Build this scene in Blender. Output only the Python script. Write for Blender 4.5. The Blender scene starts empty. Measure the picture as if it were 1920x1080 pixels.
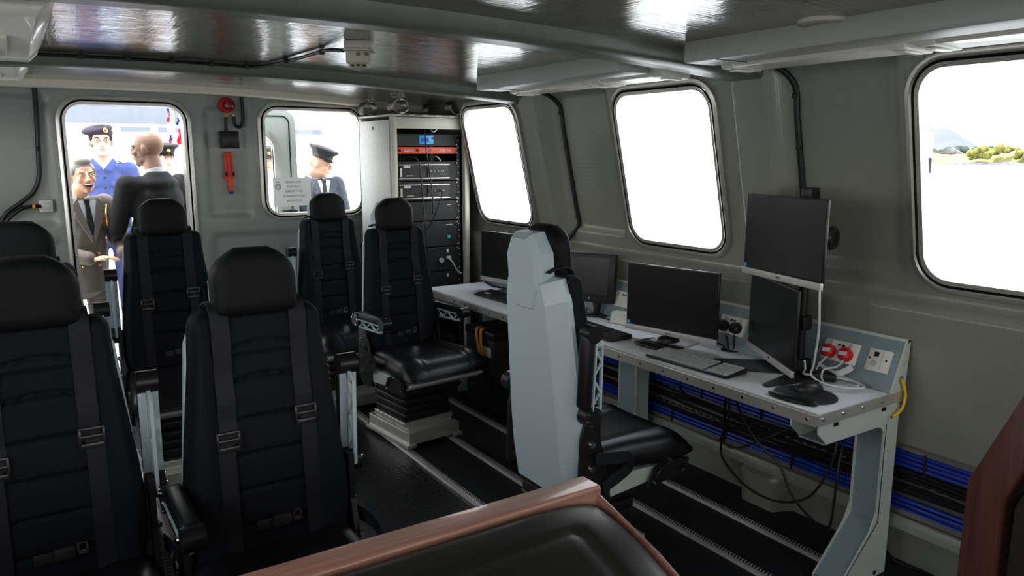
import bpy, bmesh, math, random
from mathutils import Vector, Matrix, Euler
random.seed(7)
C = bpy.context.collection
PI = math.pi
V = Vector

# ------------------------------------------------------------------ materials
def mat(name, col, rough=0.5, metal=0.0, bump=None, noise=None, coat=0.0, spec=0.5, emit=0.0, trans=0.0):
    m = bpy.data.materials.new(name); m.use_nodes = True
    nt = m.node_tree; b = nt.nodes['Principled BSDF']
    b.inputs['Base Color'].default_value = (*col, 1); b.inputs['Roughness'].default_value = rough
    b.inputs['Metallic'].default_value = metal; b.inputs['Coat Weight'].default_value = coat
    b.inputs['Specular IOR Level'].default_value = spec
    if trans: b.inputs['Transmission Weight'].default_value = trans
    if emit:
        b.inputs['Emission Color'].default_value = (*col, 1); b.inputs['Emission Strength'].default_value = emit
    tc = nt.nodes.new('ShaderNodeTexCoord')
    if noise:                                   # (scale, amount): mottled colour
        n = nt.nodes.new('ShaderNodeTexNoise'); n.inputs['Scale'].default_value = noise[0]; n.inputs['Detail'].default_value = 5
        nt.links.new(tc.outputs['Object'], n.inputs['Vector'])
        r = nt.nodes.new('ShaderNodeValToRGB'); a = noise[1]
        r.color_ramp.elements[0].position = .3; r.color_ramp.elements[1].position = .7
        r.color_ramp.elements[0].color = (*[c*(1-a) for c in col], 1); r.color_ramp.elements[1].color = (*[min(1, c*(1+a)) for c in col], 1)
        nt.links.new(n.outputs['Fac'], r.inputs['Fac']); nt.links.new(r.outputs['Color'], b.inputs['Base Color'])
    if bump:                                    # (scale, strength, distance[, stretch])
        n = nt.nodes.new('ShaderNodeTexNoise'); n.inputs['Scale'].default_value = bump[0]; n.inputs['Detail'].default_value = 3
        mp = nt.nodes.new('ShaderNodeMapping'); mp.inputs['Scale'].default_value = bump[3] if len(bump) > 3 else (1, 1, 1)
        nt.links.new(tc.outputs['Object'], mp.inputs['Vector']); nt.links.new(mp.outputs['Vector'], n.inputs['Vector'])
        bp = nt.nodes.new('ShaderNodeBump'); bp.inputs['Strength'].default_value = bump[1]; bp.inputs['Distance'].default_value = bump[2]
        nt.links.new(n.outputs['Fac'], bp.inputs['Height']); nt.links.new(bp.outputs['Normal'], b.inputs['Normal'])
    return m

def weave_mat(name, col, rough, k, dist, strength):
    """glossy painted woven glass cloth: wave bands both ways plus a slow waviness"""
    m = mat(name, col, rough, coat=.3); nt = m.node_tree; b = nt.nodes['Principled BSDF']
    tc = nt.nodes.new('ShaderNodeTexCoord'); tot = None
    def add(sock):
        nonlocal tot
        if tot is None: tot = sock
        else:
            a = nt.nodes.new('ShaderNodeMath'); a.operation = 'ADD'
            nt.links.new(tot, a.inputs[0]); nt.links.new(sock, a.inputs[1]); tot = a.outputs[0]
    for d, s in (('X', k), ('Y', k*.8)):
        w = nt.nodes.new('ShaderNodeTexWave'); w.bands_direction = d; w.inputs['Scale'].default_value = s
        w.inputs['Distortion'].default_value = 2.5; w.inputs['Detail'].default_value = 2; w.inputs['Detail Scale'].default_value = 1.2
        nt.links.new(tc.outputs['Object'], w.inputs['Vector']); add(w.outputs['Fac'])
    n = nt.nodes.new('ShaderNodeTexNoise'); n.inputs['Scale'].default_value = 9; n.inputs['Detail'].default_value = 4
    mu = nt.nodes.new('ShaderNodeMath'); mu.operation = 'MULTIPLY'; mu.inputs[1].default_value = 2.2
    nt.links.new(tc.outputs['Object'], n.inputs['Vector']); nt.links.new(n.outputs['Fac'], mu.inputs[0]); add(mu.outputs[0])
    bp = nt.nodes.new('ShaderNodeBump'); bp.inputs['Strength'].default_value = strength; bp.inputs['Distance'].default_value = dist
    nt.links.new(tot, bp.inputs['Height']); nt.links.new(bp.outputs['Normal'], b.inputs['Normal']); nt.links.new(bp.outputs['Normal'], b.inputs['Coat Normal'])
    return m

def streak_mat(name, col, rough, dist):
    """glossy paint over woven cloth: short raised streaks running both ways"""
    m = mat(name, col, rough, coat=.5); nt = m.node_tree; b = nt.nodes['Principled BSDF']; b.inputs['Coat Roughness'].default_value = .05
    tc = nt.nodes.new('ShaderNodeTexCoord'); outs = []
    for sc, a in (((3, 75, 1), .9), ((55, 5, 1), .55), ((2.2, 2.2, 1), 7)):
        mp = nt.nodes.new('ShaderNodeMapping'); mp.inputs['Scale'].default_value = sc; mp.inputs['Rotation'].default_value = (0, 0, .12)
        n = nt.nodes.new('ShaderNodeTexNoise'); n.inputs['Scale'].default_value = 1; n.inputs['Detail'].default_value = 2.5; n.inputs['Roughness'].default_value = .6
        nt.links.new(tc.outputs['Object'], mp.inputs[0]); nt.links.new(mp.outputs[0], n.inputs['Vector'])
        outs.append(math_node(nt, 'MULTIPLY', n.outputs['Fac'], a))
    h = math_node(nt, 'ADD', math_node(nt, 'ADD', outs[0], outs[1]), outs[2])
    bp = nt.nodes.new('ShaderNodeBump'); bp.inputs['Strength'].default_value = .9; bp.inputs['Distance'].default_value = dist
    nt.links.new(h, bp.inputs['Height']); nt.links.new(bp.outputs['Normal'], b.inputs['Normal']); nt.links.new(bp.outputs['Normal'], b.inputs['Coat Normal'])
    return m

def math_node(nt, op, a, b=None):
    n = nt.nodes.new('ShaderNodeMath'); n.operation = op
    for i, v in enumerate((a, b)):
        if v is None: continue
        if isinstance(v, (int, float)): n.inputs[i].default_value = v
        else: nt.links.new(v, n.inputs[i])
    return n.outputs[0]

def floor_mat():
    """black rubber with round studs in the aisle; plain rubber between the seat tracks"""
    m = mat('black_rubber', (.0085, .0095, .0115), .42); nt = m.node_tree; b = nt.nodes['Principled BSDF']
    tc = nt.nodes.new('ShaderNodeTexCoord'); sx = nt.nodes.new('ShaderNodeSeparateXYZ')
    nt.links.new(tc.outputs['Object'], sx.inputs[0]); p = .028
    u = math_node(nt, 'SUBTRACT', math_node(nt, 'FRACT', math_node(nt, 'DIVIDE', sx.outputs[0], p)), .5)
    v = math_node(nt, 'SUBTRACT', math_node(nt, 'FRACT', math_node(nt, 'DIVIDE', sx.outputs[1], p)), .5)
    r = math_node(nt, 'SQRT', math_node(nt, 'ADD', math_node(nt, 'MULTIPLY', u, u), math_node(nt, 'MULTIPLY', v, v)))
    h = nt.nodes.new('ShaderNodeMapRange'); h.inputs[1].default_value = .38; h.inputs[2].default_value = .26; h.inputs[3].default_value = 0; h.inputs[4].default_value = 1
    nt.links.new(r, h.inputs[0])
    aisle = math_node(nt, 'LESS_THAN', sx.outputs[0], 1.68)
    hh = math_node(nt, 'MULTIPLY', h.outputs[0], aisle)
    bp = nt.nodes.new('ShaderNodeBump'); bp.inputs['Strength'].default_value = 1; bp.inputs['Distance'].default_value = .009
    nt.links.new(hh, bp.inputs['Height']); nt.links.new(bp.outputs['Normal'], b.inputs['Normal'])
    rr = nt.nodes.new('ShaderNodeMapRange'); rr.inputs[3].default_value = .7; rr.inputs[4].default_value = .30
    nt.links.new(aisle, rr.inputs[0]); nt.links.new(rr.outputs[0], b.inputs['Roughness'])
    return m

def wood_mat(name, c1, c2, rough, scale=(1.5, 30, 30)):
    m = mat(name, c1, rough, coat=.25); nt = m.node_tree; b = nt.nodes['Principled BSDF']
    tc = nt.nodes.new('ShaderNodeTexCoord'); mp = nt.nodes.new('ShaderNodeMapping'); mp.inputs['Scale'].default_value = scale
    n = nt.nodes.new('ShaderNodeTexNoise'); n.inputs['Scale'].default_value = 2; n.inputs['Detail'].default_value = 6; n.inputs['Distortion'].default_value = .6
    r = nt.nodes.new('ShaderNodeValToRGB'); r.color_ramp.elements[0].color = (*c1, 1); r.color_ramp.elements[1].color = (*c2, 1)
    r.color_ramp.elements[0].position = .35; r.color_ramp.elements[1].position = .68
    nt.links.new(tc.outputs['Object'], mp.inputs[0]); nt.links.new(mp.outputs[0], n.inputs['Vector']); nt.links.new(n.outputs['Fac'], r.inputs[0]); nt.links.new(r.outputs[0], b.inputs['Base Color'])
    return m

def pane_mat(name, tint=(1, 1, 1), refl=.06):
    m = bpy.data.materials.new(name); m.use_nodes = True; nt = m.node_tree
    nt.nodes.remove(nt.nodes['Principled BSDF']); out = nt.nodes['Material Output']
    t = nt.nodes.new('ShaderNodeBsdfTransparent'); t.inputs[0].default_value = (*tint, 1)
    g = nt.nodes.new('ShaderNodeBsdfGlossy'); g.inputs['Roughness'].default_value = .02
    lw = nt.nodes.new('ShaderNodeLayerWeight'); lw.inputs[0].default_value = .5
    f = math_node(nt, 'ADD', math_node(nt, 'MULTIPLY', math_node(nt, 'POWER', lw.outputs['Facing'], 5), .6), .035)
    x = nt.nodes.new('ShaderNodeMixShader')
    nt.links.new(f, x.inputs[0]); nt.links.new(t.outputs[0], x.inputs[1]); nt.links.new(g.outputs[0], x.inputs[2]); nt.links.new(x.outputs[0], out.inputs[0])
    return m

def paper_mat():
    m = mat('thin_paper', (.62, .62, .60), .8); nt = m.node_tree; b = nt.nodes['Principled BSDF']
    tl = nt.nodes.new('ShaderNodeBsdfTranslucent'); tl.inputs[0].default_value = (.5, .5, .48, 1)
    tr = nt.nodes.new('ShaderNodeBsdfTransparent')
    x = nt.nodes.new('ShaderNodeMixShader'); x.inputs[0].default_value = .3
    y = nt.nodes.new('ShaderNodeMixShader'); y.inputs[0].default_value = .12
    nt.links.new(b.outputs[0], x.inputs[1]); nt.links.new(tl.outputs[0], x.inputs[2]); nt.links.new(x.outputs[0], y.inputs[1]); nt.links.new(tr.outputs[0], y.inputs[2])
    nt.links.new(y.outputs[0], nt.nodes['Material Output'].inputs[0])
    return m

def track_mat():
    m = mat('track_aluminium', (.62, .62, .6), .3, .55); nt = m.node_tree; b = nt.nodes['Principled BSDF']
    tc = nt.nodes.new('ShaderNodeTexCoord'); sx = nt.nodes.new('ShaderNodeSeparateXYZ'); nt.links.new(tc.outputs['Object'], sx.inputs[0])
    v = math_node(nt, 'FRACT', math_node(nt, 'DIVIDE', sx.outputs[1], .015))
    hole = math_node(nt, 'MULTIPLY', math_node(nt, 'LESS_THAN', v, .55), math_node(nt, 'GREATER_THAN', sx.outputs[0], .002))
    x = nt.nodes.new('ShaderNodeMix'); x.data_type = 'RGBA'
    x.inputs[6].default_value = (.75, .74, .70, 1); x.inputs[7].default_value = (.03, .03, .03, 1)
    nt.links.new(hole, x.inputs[0]); nt.links.new(x.outputs[2], b.inputs['Base Color'])
    return m

M = dict(
    wall=weave_mat('grey_green_paint', (.285, .295, .255), .26, 60, .0012, .22),
    wallback=weave_mat('grey_green_paint_rear', (.31, .33, .305), .36, 60, .0012, .18),
    ceil=streak_mat('ceiling_paint', (.17, .162, .135), .16, .0016),
    beam=mat('beam_paint', (.17, .178, .15), .36, bump=(14, .35, .01), coat=.08),
    cream=mat('cream_paint', (.78, .73, .62), .38),
    floor=floor_mat(),
    alu=mat('frame_aluminium', (.62, .6, .56), .35, .75),
    rub=mat('black_gasket', (.012, .012, .012), .5),
    pane=pane_mat('window_glass'), paper=paper_mat(),
    leather=mat('black_leather', (.0085, .009, .0105), .36, bump=(180, .12, .002), spec=.42),
    headm=mat('black_headrest', (.0065, .0075, .0085), .58, bump=(180, .12, .002), spec=.2),
    fabric=mat('black_seat_fabric', (.0075, .009, .0125), .72, bump=(260, .3, .002), spec=.18),
    belt=mat('black_webbing', (.014, .0155, .020), .62, bump=(300, .3, .001, (1, 4, 4)), spec=.3),
    shell=mat('pale_grey_shell', (.46, .545, .575), .38),
    steel=mat('brushed_steel', (.66, .64, .60), .32, .6),
    chrome=mat('chrome_bolt', (.75, .75, .75), .15, 1),
    blackpl=mat('black_plastic', (.012, .012, .013), .38),
    satin=mat('satin_black', (.016, .017, .019), .55),
    track=track_mat(),
    desk=mat('desk_grey_laminate', (.82, .82, .83), .42, bump=(300, .1, .001)),
    deskmetal=mat('desk_grey_green_steel', (.60, .63, .58), .42),
    deskblue=mat('desk_blue_grey_panel', (.27, .34, .37), .42),
    rack=mat('rack_beige_steel', (.62, .60, .52), .38),
    rackside=mat('rack_pale_panel', (.70, .71, .68), .45, noise=(40, .06)),
    rackdark=mat('rack_black_steel', (.018, .018, .019), .5),
    screen=mat('dark_screen', (.012, .0125, .014), .30, spec=.45),
    silver=mat('silver_plastic', (.58, .57, .55), .4, .2),
    white=mat('white_plastic', (.78, .76, .70), .4),
    whitecable=mat('white_cable_sheath', (.62, .62, .62), .5),
    key=mat('grey_key_cap', (.30, .31, .32), .5), keyl=mat('pale_key_cap', (.55, .56, .57), .5),
    red=mat('red_plastic', (.62, .015, .02), .35),
    darkred=mat('dark_red_lens', (.22, .008, .01), .15),
    orange=mat('orange_plastic', (.85, .10, .02), .4),
    redpanel=mat('orange_red_panel', (.75, .10, .035), .4),
    lcd=mat('blue_display', (.03, .30, .60), .3, emit=.25),
    teal=mat('teal_badge', (.02, .45, .35), .4),
    bluecable=mat('blue_cable_sheath', (.010, .035, .33), .38),
    blackcable=mat('black_cable_sheath', (.010, .010, .011), .42),
    yellow=mat('yellow_sheath', (.85, .55, .01), .45),
    yellowband=mat('yellow_band', (.80, .45, .02), .5),
    strap=mat('yellow_strap', (.75, .36, .02), .7),
    wood=wood_mat('varnished_brown_wood', (.27, .135, .095), (.37, .205, .155), .40),
    woodd=wood_mat('dark_red_wood', (.06, .020, .014), (.105, .036, .025), .4, (30, 30, 2)),
    vinyl=mat('black_vinyl', (.014, .0135, .012), .40, bump=(220, .1, .001), spec=.5),
    skin=mat('fair_skin', (.62, .36, .25), .5), skin1=mat('warm_skin', (.82, .50, .33), .5), skin2=mat('pale_skin', (.70, .45, .35), .5), skin3=mat('shaded_skin', (.25, .145, .098), .5),  # last skin tone is darkened: shade on the bald head put in
    grey_hair=mat('grey_hair', (.36, .33, .30), .8, bump=(160, .8, .004)), dark_hair=mat('dark_hair', (.03, .02, .016), .7, bump=(160, .6, .003)),
    navy=mat('dark_navy_wool', (.022, .021, .023), .85), brownish=mat('dark_brown_grey_wool', (.20, .17, .15), .85),
    hazynavy=mat('haze_lightened_navy_wool', (.060, .070, .085), .85), jacket=mat('charcoal_wool', (.011, .0105, .011), .85),  # first wool is navy lightened, bright haze over the officer put in
    shirtblue=mat('blue_cotton', (.070, .098, .26), .8, bump=(14, .6, .02)), trousersnavy=mat('navy_cotton', (.035, .04, .12), .8),
    shirtwhite=mat('white_cotton', (.8, .8, .82), .8), beret=mat('navy_beret', (.035, .025, .04), .8),
    eye=mat('eye_white', (.8, .8, .78), .3), iris=mat('dark_iris', (.02, .015, .012), .2), lip=mat('lip', (.45, .17, .14), .5),
    mouth=mat('mouth_dark', (.09, .02, .02), .5), teeth=mat('teeth_white', (.85, .83, .78), .3),
    gold=mat('gold_metal', (.75, .52, .16), .3, .9), ribbon=mat('medal_ribbon', (.7, .6, .3), .7),
    shoe=mat('black_shoe', (.01, .01, .01), .3),
    deck=mat('grey_deck', (.45, .46, .45), .7), sea=mat('pale_sea', (.46, .47, .46), .6, bump=(2, .3, .1)),
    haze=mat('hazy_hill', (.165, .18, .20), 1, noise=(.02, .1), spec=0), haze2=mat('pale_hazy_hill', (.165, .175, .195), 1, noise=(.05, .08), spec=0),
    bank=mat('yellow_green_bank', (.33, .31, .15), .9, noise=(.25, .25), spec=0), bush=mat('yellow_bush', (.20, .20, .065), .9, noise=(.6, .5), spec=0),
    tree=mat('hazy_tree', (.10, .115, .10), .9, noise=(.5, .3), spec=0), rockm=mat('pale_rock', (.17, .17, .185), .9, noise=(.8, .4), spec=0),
    house=mat('pale_house', (.16, .115, .115), .8, spec=0), hullw=mat('white_hull', (.9, .9, .9), .5), hullwin=mat('dark_hull_window', (.15, .165, .19), .4),
    flagred=mat('flag_red', (.7, .03, .05), .8), flagblue=mat('flag_blue', (.03, .05, .28), .8), flagwhite=mat('flag_white', (.85, .85, .85), .8),
    diffuser=mat('lamp_diffuser', (.84, .80, .72), .3, coat=.3), trunk=mat('trunking_grey', (.40, .40, .37), .4),
    beige=mat('beige_plastic', (.50, .47, .39), .45), wire=mat('steel_wire', (.30, .28, .24), .35, .9),
    tray=mat('cable_tray_steel', (.34, .34, .33), .4, .7), clear=pane_mat('clear_bag'), ink=mat('grey_ink', (.05, .05, .055), .8), labelw=mat('white_label', (.75, .75, .74), .7),
)

# ------------------------------------------------------------------ geometry helpers
class MB:
    def __init__(s): s.b = bmesh.new()
    def _x(s, vs, mx):
        if mx is not None:
            for v in vs: v.co = mx @ v.co
    def box(s, c, d, mx=None, bev=0, seg=2, rot=None):
        r = bmesh.ops.create_cube(s.b, size=1); vs = r['verts']
        bmesh.ops.scale(s.b, vec=d, verts=vs)
        if bev:
            es = list({e for v in vs for e in v.link_edges})
            o = bmesh.ops.bevel(s.b, geom=es, offset=bev, segments=seg, affect='EDGES', profile=.5)
            vs = list({v for f in o['faces'] for v in f.verts} | {v for v in vs if v.is_valid})
        m = Matrix.Translation(c) @ (rot.to_matrix().to_4x4() if rot else Matrix.Identity(4))
        for v in vs: v.co = m @ v.co
        s._x(vs, mx); return s
    def cyl(s, p0, p1, r0, r1=None, n=16, mx=None, cap=True):
        p0, p1 = V(p0), V(p1); d = p1-p0
        r = bmesh.ops.create_cone(s.b, cap_ends=cap, segments=n, radius1=r0, radius2=r0 if r1 is None else r1, depth=d.length)
        m = Matrix.Translation((p0+p1)/2) @ d.to_track_quat('Z', 'Y').to_matrix().to_4x4()
        for v in r['verts']: v.co = m @ v.co
        s._x(r['verts'], mx); return s
    def ell(s, c, r, rot=None, mx=None, u=16, v=10):
        q = bmesh.ops.create_uvsphere(s.b, u_segments=u, v_segments=v, radius=1)
        m = Matrix.Translation(c) @ (rot.to_matrix().to_4x4() if rot else Matrix.Identity(4)) @ Matrix.Diagonal((*r, 1))
        for w in q['verts']: w.co = m @ w.co
        s._x(q['verts'], mx); return s
    def cap(s, p0, p1, r0, r1, mx=None):
        s.cyl(p0, p1, r0, r1, 14, mx); s.ell(p0, (r0,)*3, None, mx, 14, 8); s.ell(p1, (r1,)*3, None, mx, 14, 8); return s
    def prism(s, pts, ax, a, b, mx=None, bev=0):
        """pts 2D polygon; ax: axis extruded along; the other two axes take pts in x,y,z order"""
        def P(p, h):
            q = list(p); q.insert('xyz'.index(ax), h); return q
        va = [s.b.verts.new(P(p, a)) for p in pts]; vb = [s.b.verts.new(P(p, b)) for p in pts]
        fs = [s.b.faces.new(va), s.b.faces.new(vb[::-1])]
        n = len(pts)
        for i in range(n): fs.append(s.b.faces.new((va[i], vb[i], vb[(i+1) % n], va[(i+1) % n])))
        bmesh.ops.recalc_face_normals(s.b, faces=fs); vs = va+vb
        if bev:
            es = list({e for v in vs for e in v.link_edges})
            o = bmesh.ops.bevel(s.b, geom=es, offset=bev, segments=2, affect='EDGES', profile=.5)
            vs = list({v for f in o['faces'] for v in f.verts} | {v for v in vs if v.is_valid})
        s._x(vs, mx); return s
    def tube(s, pts, r, n=8, mx=None, closed=False, smooth=6):
        P = spline([V(p) for p in pts], smooth, closed); m = len(P); rings = []; up = None
        for i, p in enumerate(P):
            a = P[i-1] if (i > 0 or closed) else P[0]; b = P[(i+1) % m] if (i < m-1 or closed) else P[-1]
            t = (b-a).normalized()
            if up is None:
                up = V((0, 0, 1)) if abs(t.z) < .9 else V((1, 0, 0))
            x = t.cross(up)
            if x.length < 1e-5: x = t.orthogonal()
            x.normalize(); up = x.cross(t).normalized()
            rings.append([s.b.verts.new(p + (x*math.cos(k*2*PI/n)+up*math.sin(k*2*PI/n))*r) for k in range(n)])
        L = m if closed else m-1
        for i in range(L):
            A, B = rings[i], rings[(i+1) % m]
            for k in range(n): s.b.faces.new((A[k], A[(k+1) % n], B[(k+1) % n], B[k]))
        if not closed:
            s.b.faces.new(rings[0][::-1]); s.b.faces.new(rings[-1])
        s._x([v for R in rings for v in R], mx); return s
    def strip(s, pts, w, t, wd, mx=None, smooth=4):
        """flat band: pts centre line, wd width direction, thickness t"""
        P = spline([V(p) for p in pts], smooth); wd = V(wd).normalized(); R = []
        for i, p in enumerate(P):
            tg = (P[min(i+1, len(P)-1)]-P[max(i-1, 0)]).normalized(); nn = tg.cross(wd).normalized()
            R.append([s.b.verts.new(p+wd*a*w/2+nn*b*t/2) for a, b in ((-1, -1), (1, -1), (1, 1), (-1, 1))])
        for i in range(len(P)-1):
            for k in range(4): s.b.faces.new((R[i][k], R[i][(k+1) % 4], R[i+1][(k+1) % 4], R[i+1][k]))
        s.b.faces.new(R[0][::-1]); s.b.faces.new(R[-1]); s._x([v for r in R for v in r], mx); return s
    def lathe(s, prof, n=24, mx=None):
        R = [[s.b.verts.new((r*math.cos(k*2*PI/n), r*math.sin(k*2*PI/n), z)) for k in range(n)] for r, z in prof]
        for A, B in zip(R, R[1:]):
            for k in range(n): s.b.faces.new((A[k], A[(k+1) % n], B[(k+1) % n], B[k]))
        if prof[0][0] > 1e-4: s.b.faces.new(R[0][::-1])
        if prof[-1][0] > 1e-4: s.b.faces.new(R[-1])
        s._x([v for r in R for v in r], mx); return s
    def grid(s, f, nu, nv, mx=None):
        G = [[s.b.verts.new(f(i/(nu-1), j/(nv-1))) for i in range(nu)] for j in range(nv)]
        for j in range(nv-1):
            for i in range(nu-1): s.b.faces.new((G[j][i], G[j][i+1], G[j+1][i+1], G[j+1][i]))
        s._x([v for r in G for v in r], mx); return G
    def mesh(s, name, m, smooth=True, angle=.7):
        bmesh.ops.remove_doubles(s.b, verts=s.b.verts, dist=1e-5)
        bmesh.ops.recalc_face_normals(s.b, faces=s.b.faces)
        me = bpy.data.meshes.new(name); s.b.to_mesh(me); s.b.free(); me.materials.append(m)
        if smooth:
            for p in me.polygons: p.use_smooth = True
            try: me.set_sharp_from_angle(angle=angle)
            except Exception: pass
        return me
    def build(s, name, m, parent=None, smooth=True, angle=.7):
        return link(name, s.mesh(name, m, smooth, angle), parent)

def spline(P, k=6, closed=False):
    if k <= 1 or len(P) < 3: return list(P)
    out = []; n = len(P)
    for i in range(n if closed else n-1):
        if closed: a, b, c, d = P[i-1], P[i], P[(i+1) % n], P[(i+2) % n]
        else: a, b, c, d = P[max(i-1, 0)], P[i], P[i+1], P[min(i+2, n-1)]
        for j in range(k):
            t = j/k
            out.append(.5*((2*b)+(c-a)*t+(2*a-5*b+4*c-d)*t*t+(3*b-a-3*c+d)*t**3))
    if not closed: out.append(P[-1])
    return out

def link(name, me, parent=None):
    o = bpy.data.objects.new(name, me); C.objects.link(o)
    if parent is not None: o.parent = parent
    return o
def tag(o, label=None, cat=None, group=None, kind=None):
    if label: o['label'] = label
    if cat: o['category'] = cat
    if group: o['group'] = group
    if kind: o['kind'] = kind
    return o
def thing(name, label, cat, loc=(0, 0, 0), rz=0, group=None, kind=None):
    o = bpy.data.objects.new(name, None); C.objects.link(o); o.empty_display_size = .1
    o.location = loc; o.rotation_euler = (0, 0, rz); return tag(o, label, cat, group, kind)
def struct(o, label=None, cat='room'): return tag(o, label, cat, kind='structure')
def text(body, size, m, parent, mx, name='lettering', depth=.0006):
    cu = bpy.data.curves.new('t', 'FONT'); cu.body = body; cu.size = size; cu.align_x = 'CENTER'; cu.align_y = 'CENTER'; cu.extrude = depth
    t = bpy.data.objects.new('t', cu); C.objects.link(t); dg = bpy.context.evaluated_depsgraph_get(); dg.update()
    me = bpy.data.meshes.new_from_object(t.evaluated_get(dg)); bpy.data.objects.remove(t); me.materials.clear(); me.materials.append(m)
    me.transform(mx); return link(name, me, parent)
def basis(origin, ex, ey, ez=None):
    ex, ey = V(ex).normalized(), V(ey).normalized(); ez = V(ez) if ez else ex.cross(ey)
    m = Matrix((ex, ey, ez)).transposed().to_4x4(); m.translation = V(origin); return m
def rrect(u0, u1, v0, v1, r, n=8):
    P = []
    for cx, cy, a in ((u1-r, v1-r, 0), (u0+r, v1-r, 90), (u0+r, v0+r, 180), (u1-r, v0+r, 270)):
        for k in range(n+1):
            t = math.radians(a+90*k/n); P.append((cx+r*math.cos(t), cy+r*math.sin(t), math.cos(t), math.sin(t)))
    return P
def ring(mb, path, prof, f):
    R = [[mb.b.verts.new(f(u+nu*d, v+nv*d, h)) for d, h in prof] for u, v, nu, nv in path]; n = len(R)
    for i in range(n):
        A, B = R[i], R[(i+1) % n]
        for k in range(len(prof)-1): mb.b.faces.new((A[k], A[k+1], B[k+1], B[k]))
def sm(a, b, x):
    t = max(0, min(1, (x-a)/(b-a))); return t*t*(3-2*t)
def inrect(u, v, r, soft=.02):
    """1 inside the rectangle, rolling off to 0 over soft outside its edge"""
    u0, u1, v0, v1 = r
    return sm(u0-soft, u0, u)*(1-sm(u1, u1+soft, u))*sm(v0-soft, v0, v)*(1-sm(v1, v1+soft, v))
def inround(u, v, r, rad, g):
    u0, u1, v0, v1 = r[0]-g, r[1]+g, r[2]-g, r[3]+g; rad += g
    if not (u0 < u < u1 and v0 < v < v1): return False
    dx = max(u0+rad-u, u-u1+rad, 0); dy = max(v0+rad-v, v-v1+rad, 0)
    return dx*dx+dy*dy < rad*rad

# ------------------------------------------------------------------ camera
F = 1430.; cy_, cx_ = 540., 960.
yv = V((15-cx_, -(285-cy_), -F)).normalized(); zv = V((0, -yv.z, yv.y)).normalized(); xv = yv.cross(zv)
CH = 1.62
cam = bpy.data.cameras.new('camera'); cam.sensor_width = 36; cam.lens = F/1920*36; cam.clip_start = .05; cam.clip_end = 3000
co = bpy.data.objects.new('camera', cam); C.objects.link(co); bpy.context.scene.camera = co
co.matrix_world = Matrix.Translation((0, 0, CH)) @ Matrix((xv, yv, zv)).to_4x4()

# ------------------------------------------------------------------ setting
YB = 5.4; YF = -1.7; XC = 1.06
def zc(x): return 2.035-.02*(x-.6)**2
mb = MB(); mb.grid(lambda u, v: (-.8+u*3.8, YF+v*(YB-YF), 0), 20, 30)
struct(mb.build('floor', M['floor']), 'black rubber cabin floor with round studs in the aisle')
mb = MB(); mb.grid(lambda u, v: (-.75+u*3.6, YF+v*(YB-YF), zc(-.75+u*3.6)), 30, 20)
struct(mb.build('ceiling', M['ceil']), 'glossy olive grey cabin ceiling with woven texture')
def beam(name, y0, y1, d, m, label, x0=-.62, x1=2.72):
    mb = MB(); n = 24; pr = [(0, 0), (.006, -d*.75), (.016, -d), (y1-y0-.016, -d), (y1-y0-.006, -d*.75), (y1-y0, 0)]
    mb.grid(lambda u, v: (x0+u*(x1-x0), y0+pr[round(v*5)][0], zc(x0+u*(x1-x0))+pr[round(v*5)][1]+.002), n, 6)
    return struct(mb.build(name, m, angle=1.2), label)
beam('trim_1', 2.08, 2.27, .052, M['beam'], 'deck beam across the ceiling between the two right windows')
beam('trim_2', 3.84, 4.02, .052, M['beam'], 'deck beam across the ceiling nearer the rear door')
beam('trim_3', 5.25, 5.4, .045, M['cream'], 'cream painted ledge along the top of the rear wall')

# right and left walls: moulded sheets with ribs, recesses, a ledge and window holes
WR = [(.84, 1.49, 1.165, 1.895), (2.44, 3.06, 1.165, 1.895), (4.02, 4.64, 1.165, 1.895), (-.80, -.12, 1.165, 1.895)]
WL = [(-.95, -.05, 1.125, 1.895), (.72, 1.62, 1.125, 1.895), (2.33, 3.2, 1.125, 1.895), (3.95, 4.75, 1.125, 1.895)]  # unseen left row, enlarged to throw more light on the right wall
RIBS = [(2.06, 2.27), (3.68, 3.88), (.46, .66)]
def wall_x(y, z, rib=True):
    lo = 2.86-.105*z
    up = 2.81-.228*(z-1.08)
    x = lo+(up-lo)*sm(1.045, 1.085, z)
    if rib:
        for a, b in RIBS: x -= .07*sm(a-.03, a+.02, y)*(1-sm(b-.02, b+.03, y))*(sm(1.08, 1.14, z)+(1-sm(.16, .19, z))*1.4)
        for r in ((1.60, 1.98, 1.19, 1.93), (3.17, 3.58, 1.19, 1.93), (-.02, .38, 1.19, 1.93), (4.75, 5.2, 1.19, 1.93)): x += .03*inrect(y, z, r, .03)
    return x
def side_wall(name, sign, label):
    mb = MB(); ny, nz = 300, 104
    X = (lambda x: x) if sign > 0 else (lambda x: 2*XC-x)
    G = mb.grid(lambda u, v: (X(wall_x(YF+u*(YB-YF), v*2.04)), YF+u*(YB-YF), v*2.04), ny, nz)
    kill = [f for f in mb.b.faces if any(inround(f.calc_center_median().y, f.calc_center_median().z, r, .09, .022) for r in (WR if sign > 0 else WL))]
    bmesh.ops.delete(mb.b, geom=kill, context='FACES')
    return struct(mb.build(name, M['wall'], angle=1.3), label)
side_wall('wall_right', 1, 'grey painted moulded side wall of the cabin behind the desk')
side_wall('wall_left', -1, 'grey painted moulded side wall opposite the desk')
PR = dict(frame=[(.052, -.004), (.05, .012), (.034, .018), (.027, .012)], gasket=[(.027, .013), (.022, .004), (.017, .013)], inner=[(.017, .014), (.001, .012), (-.002, -.035)])
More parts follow.
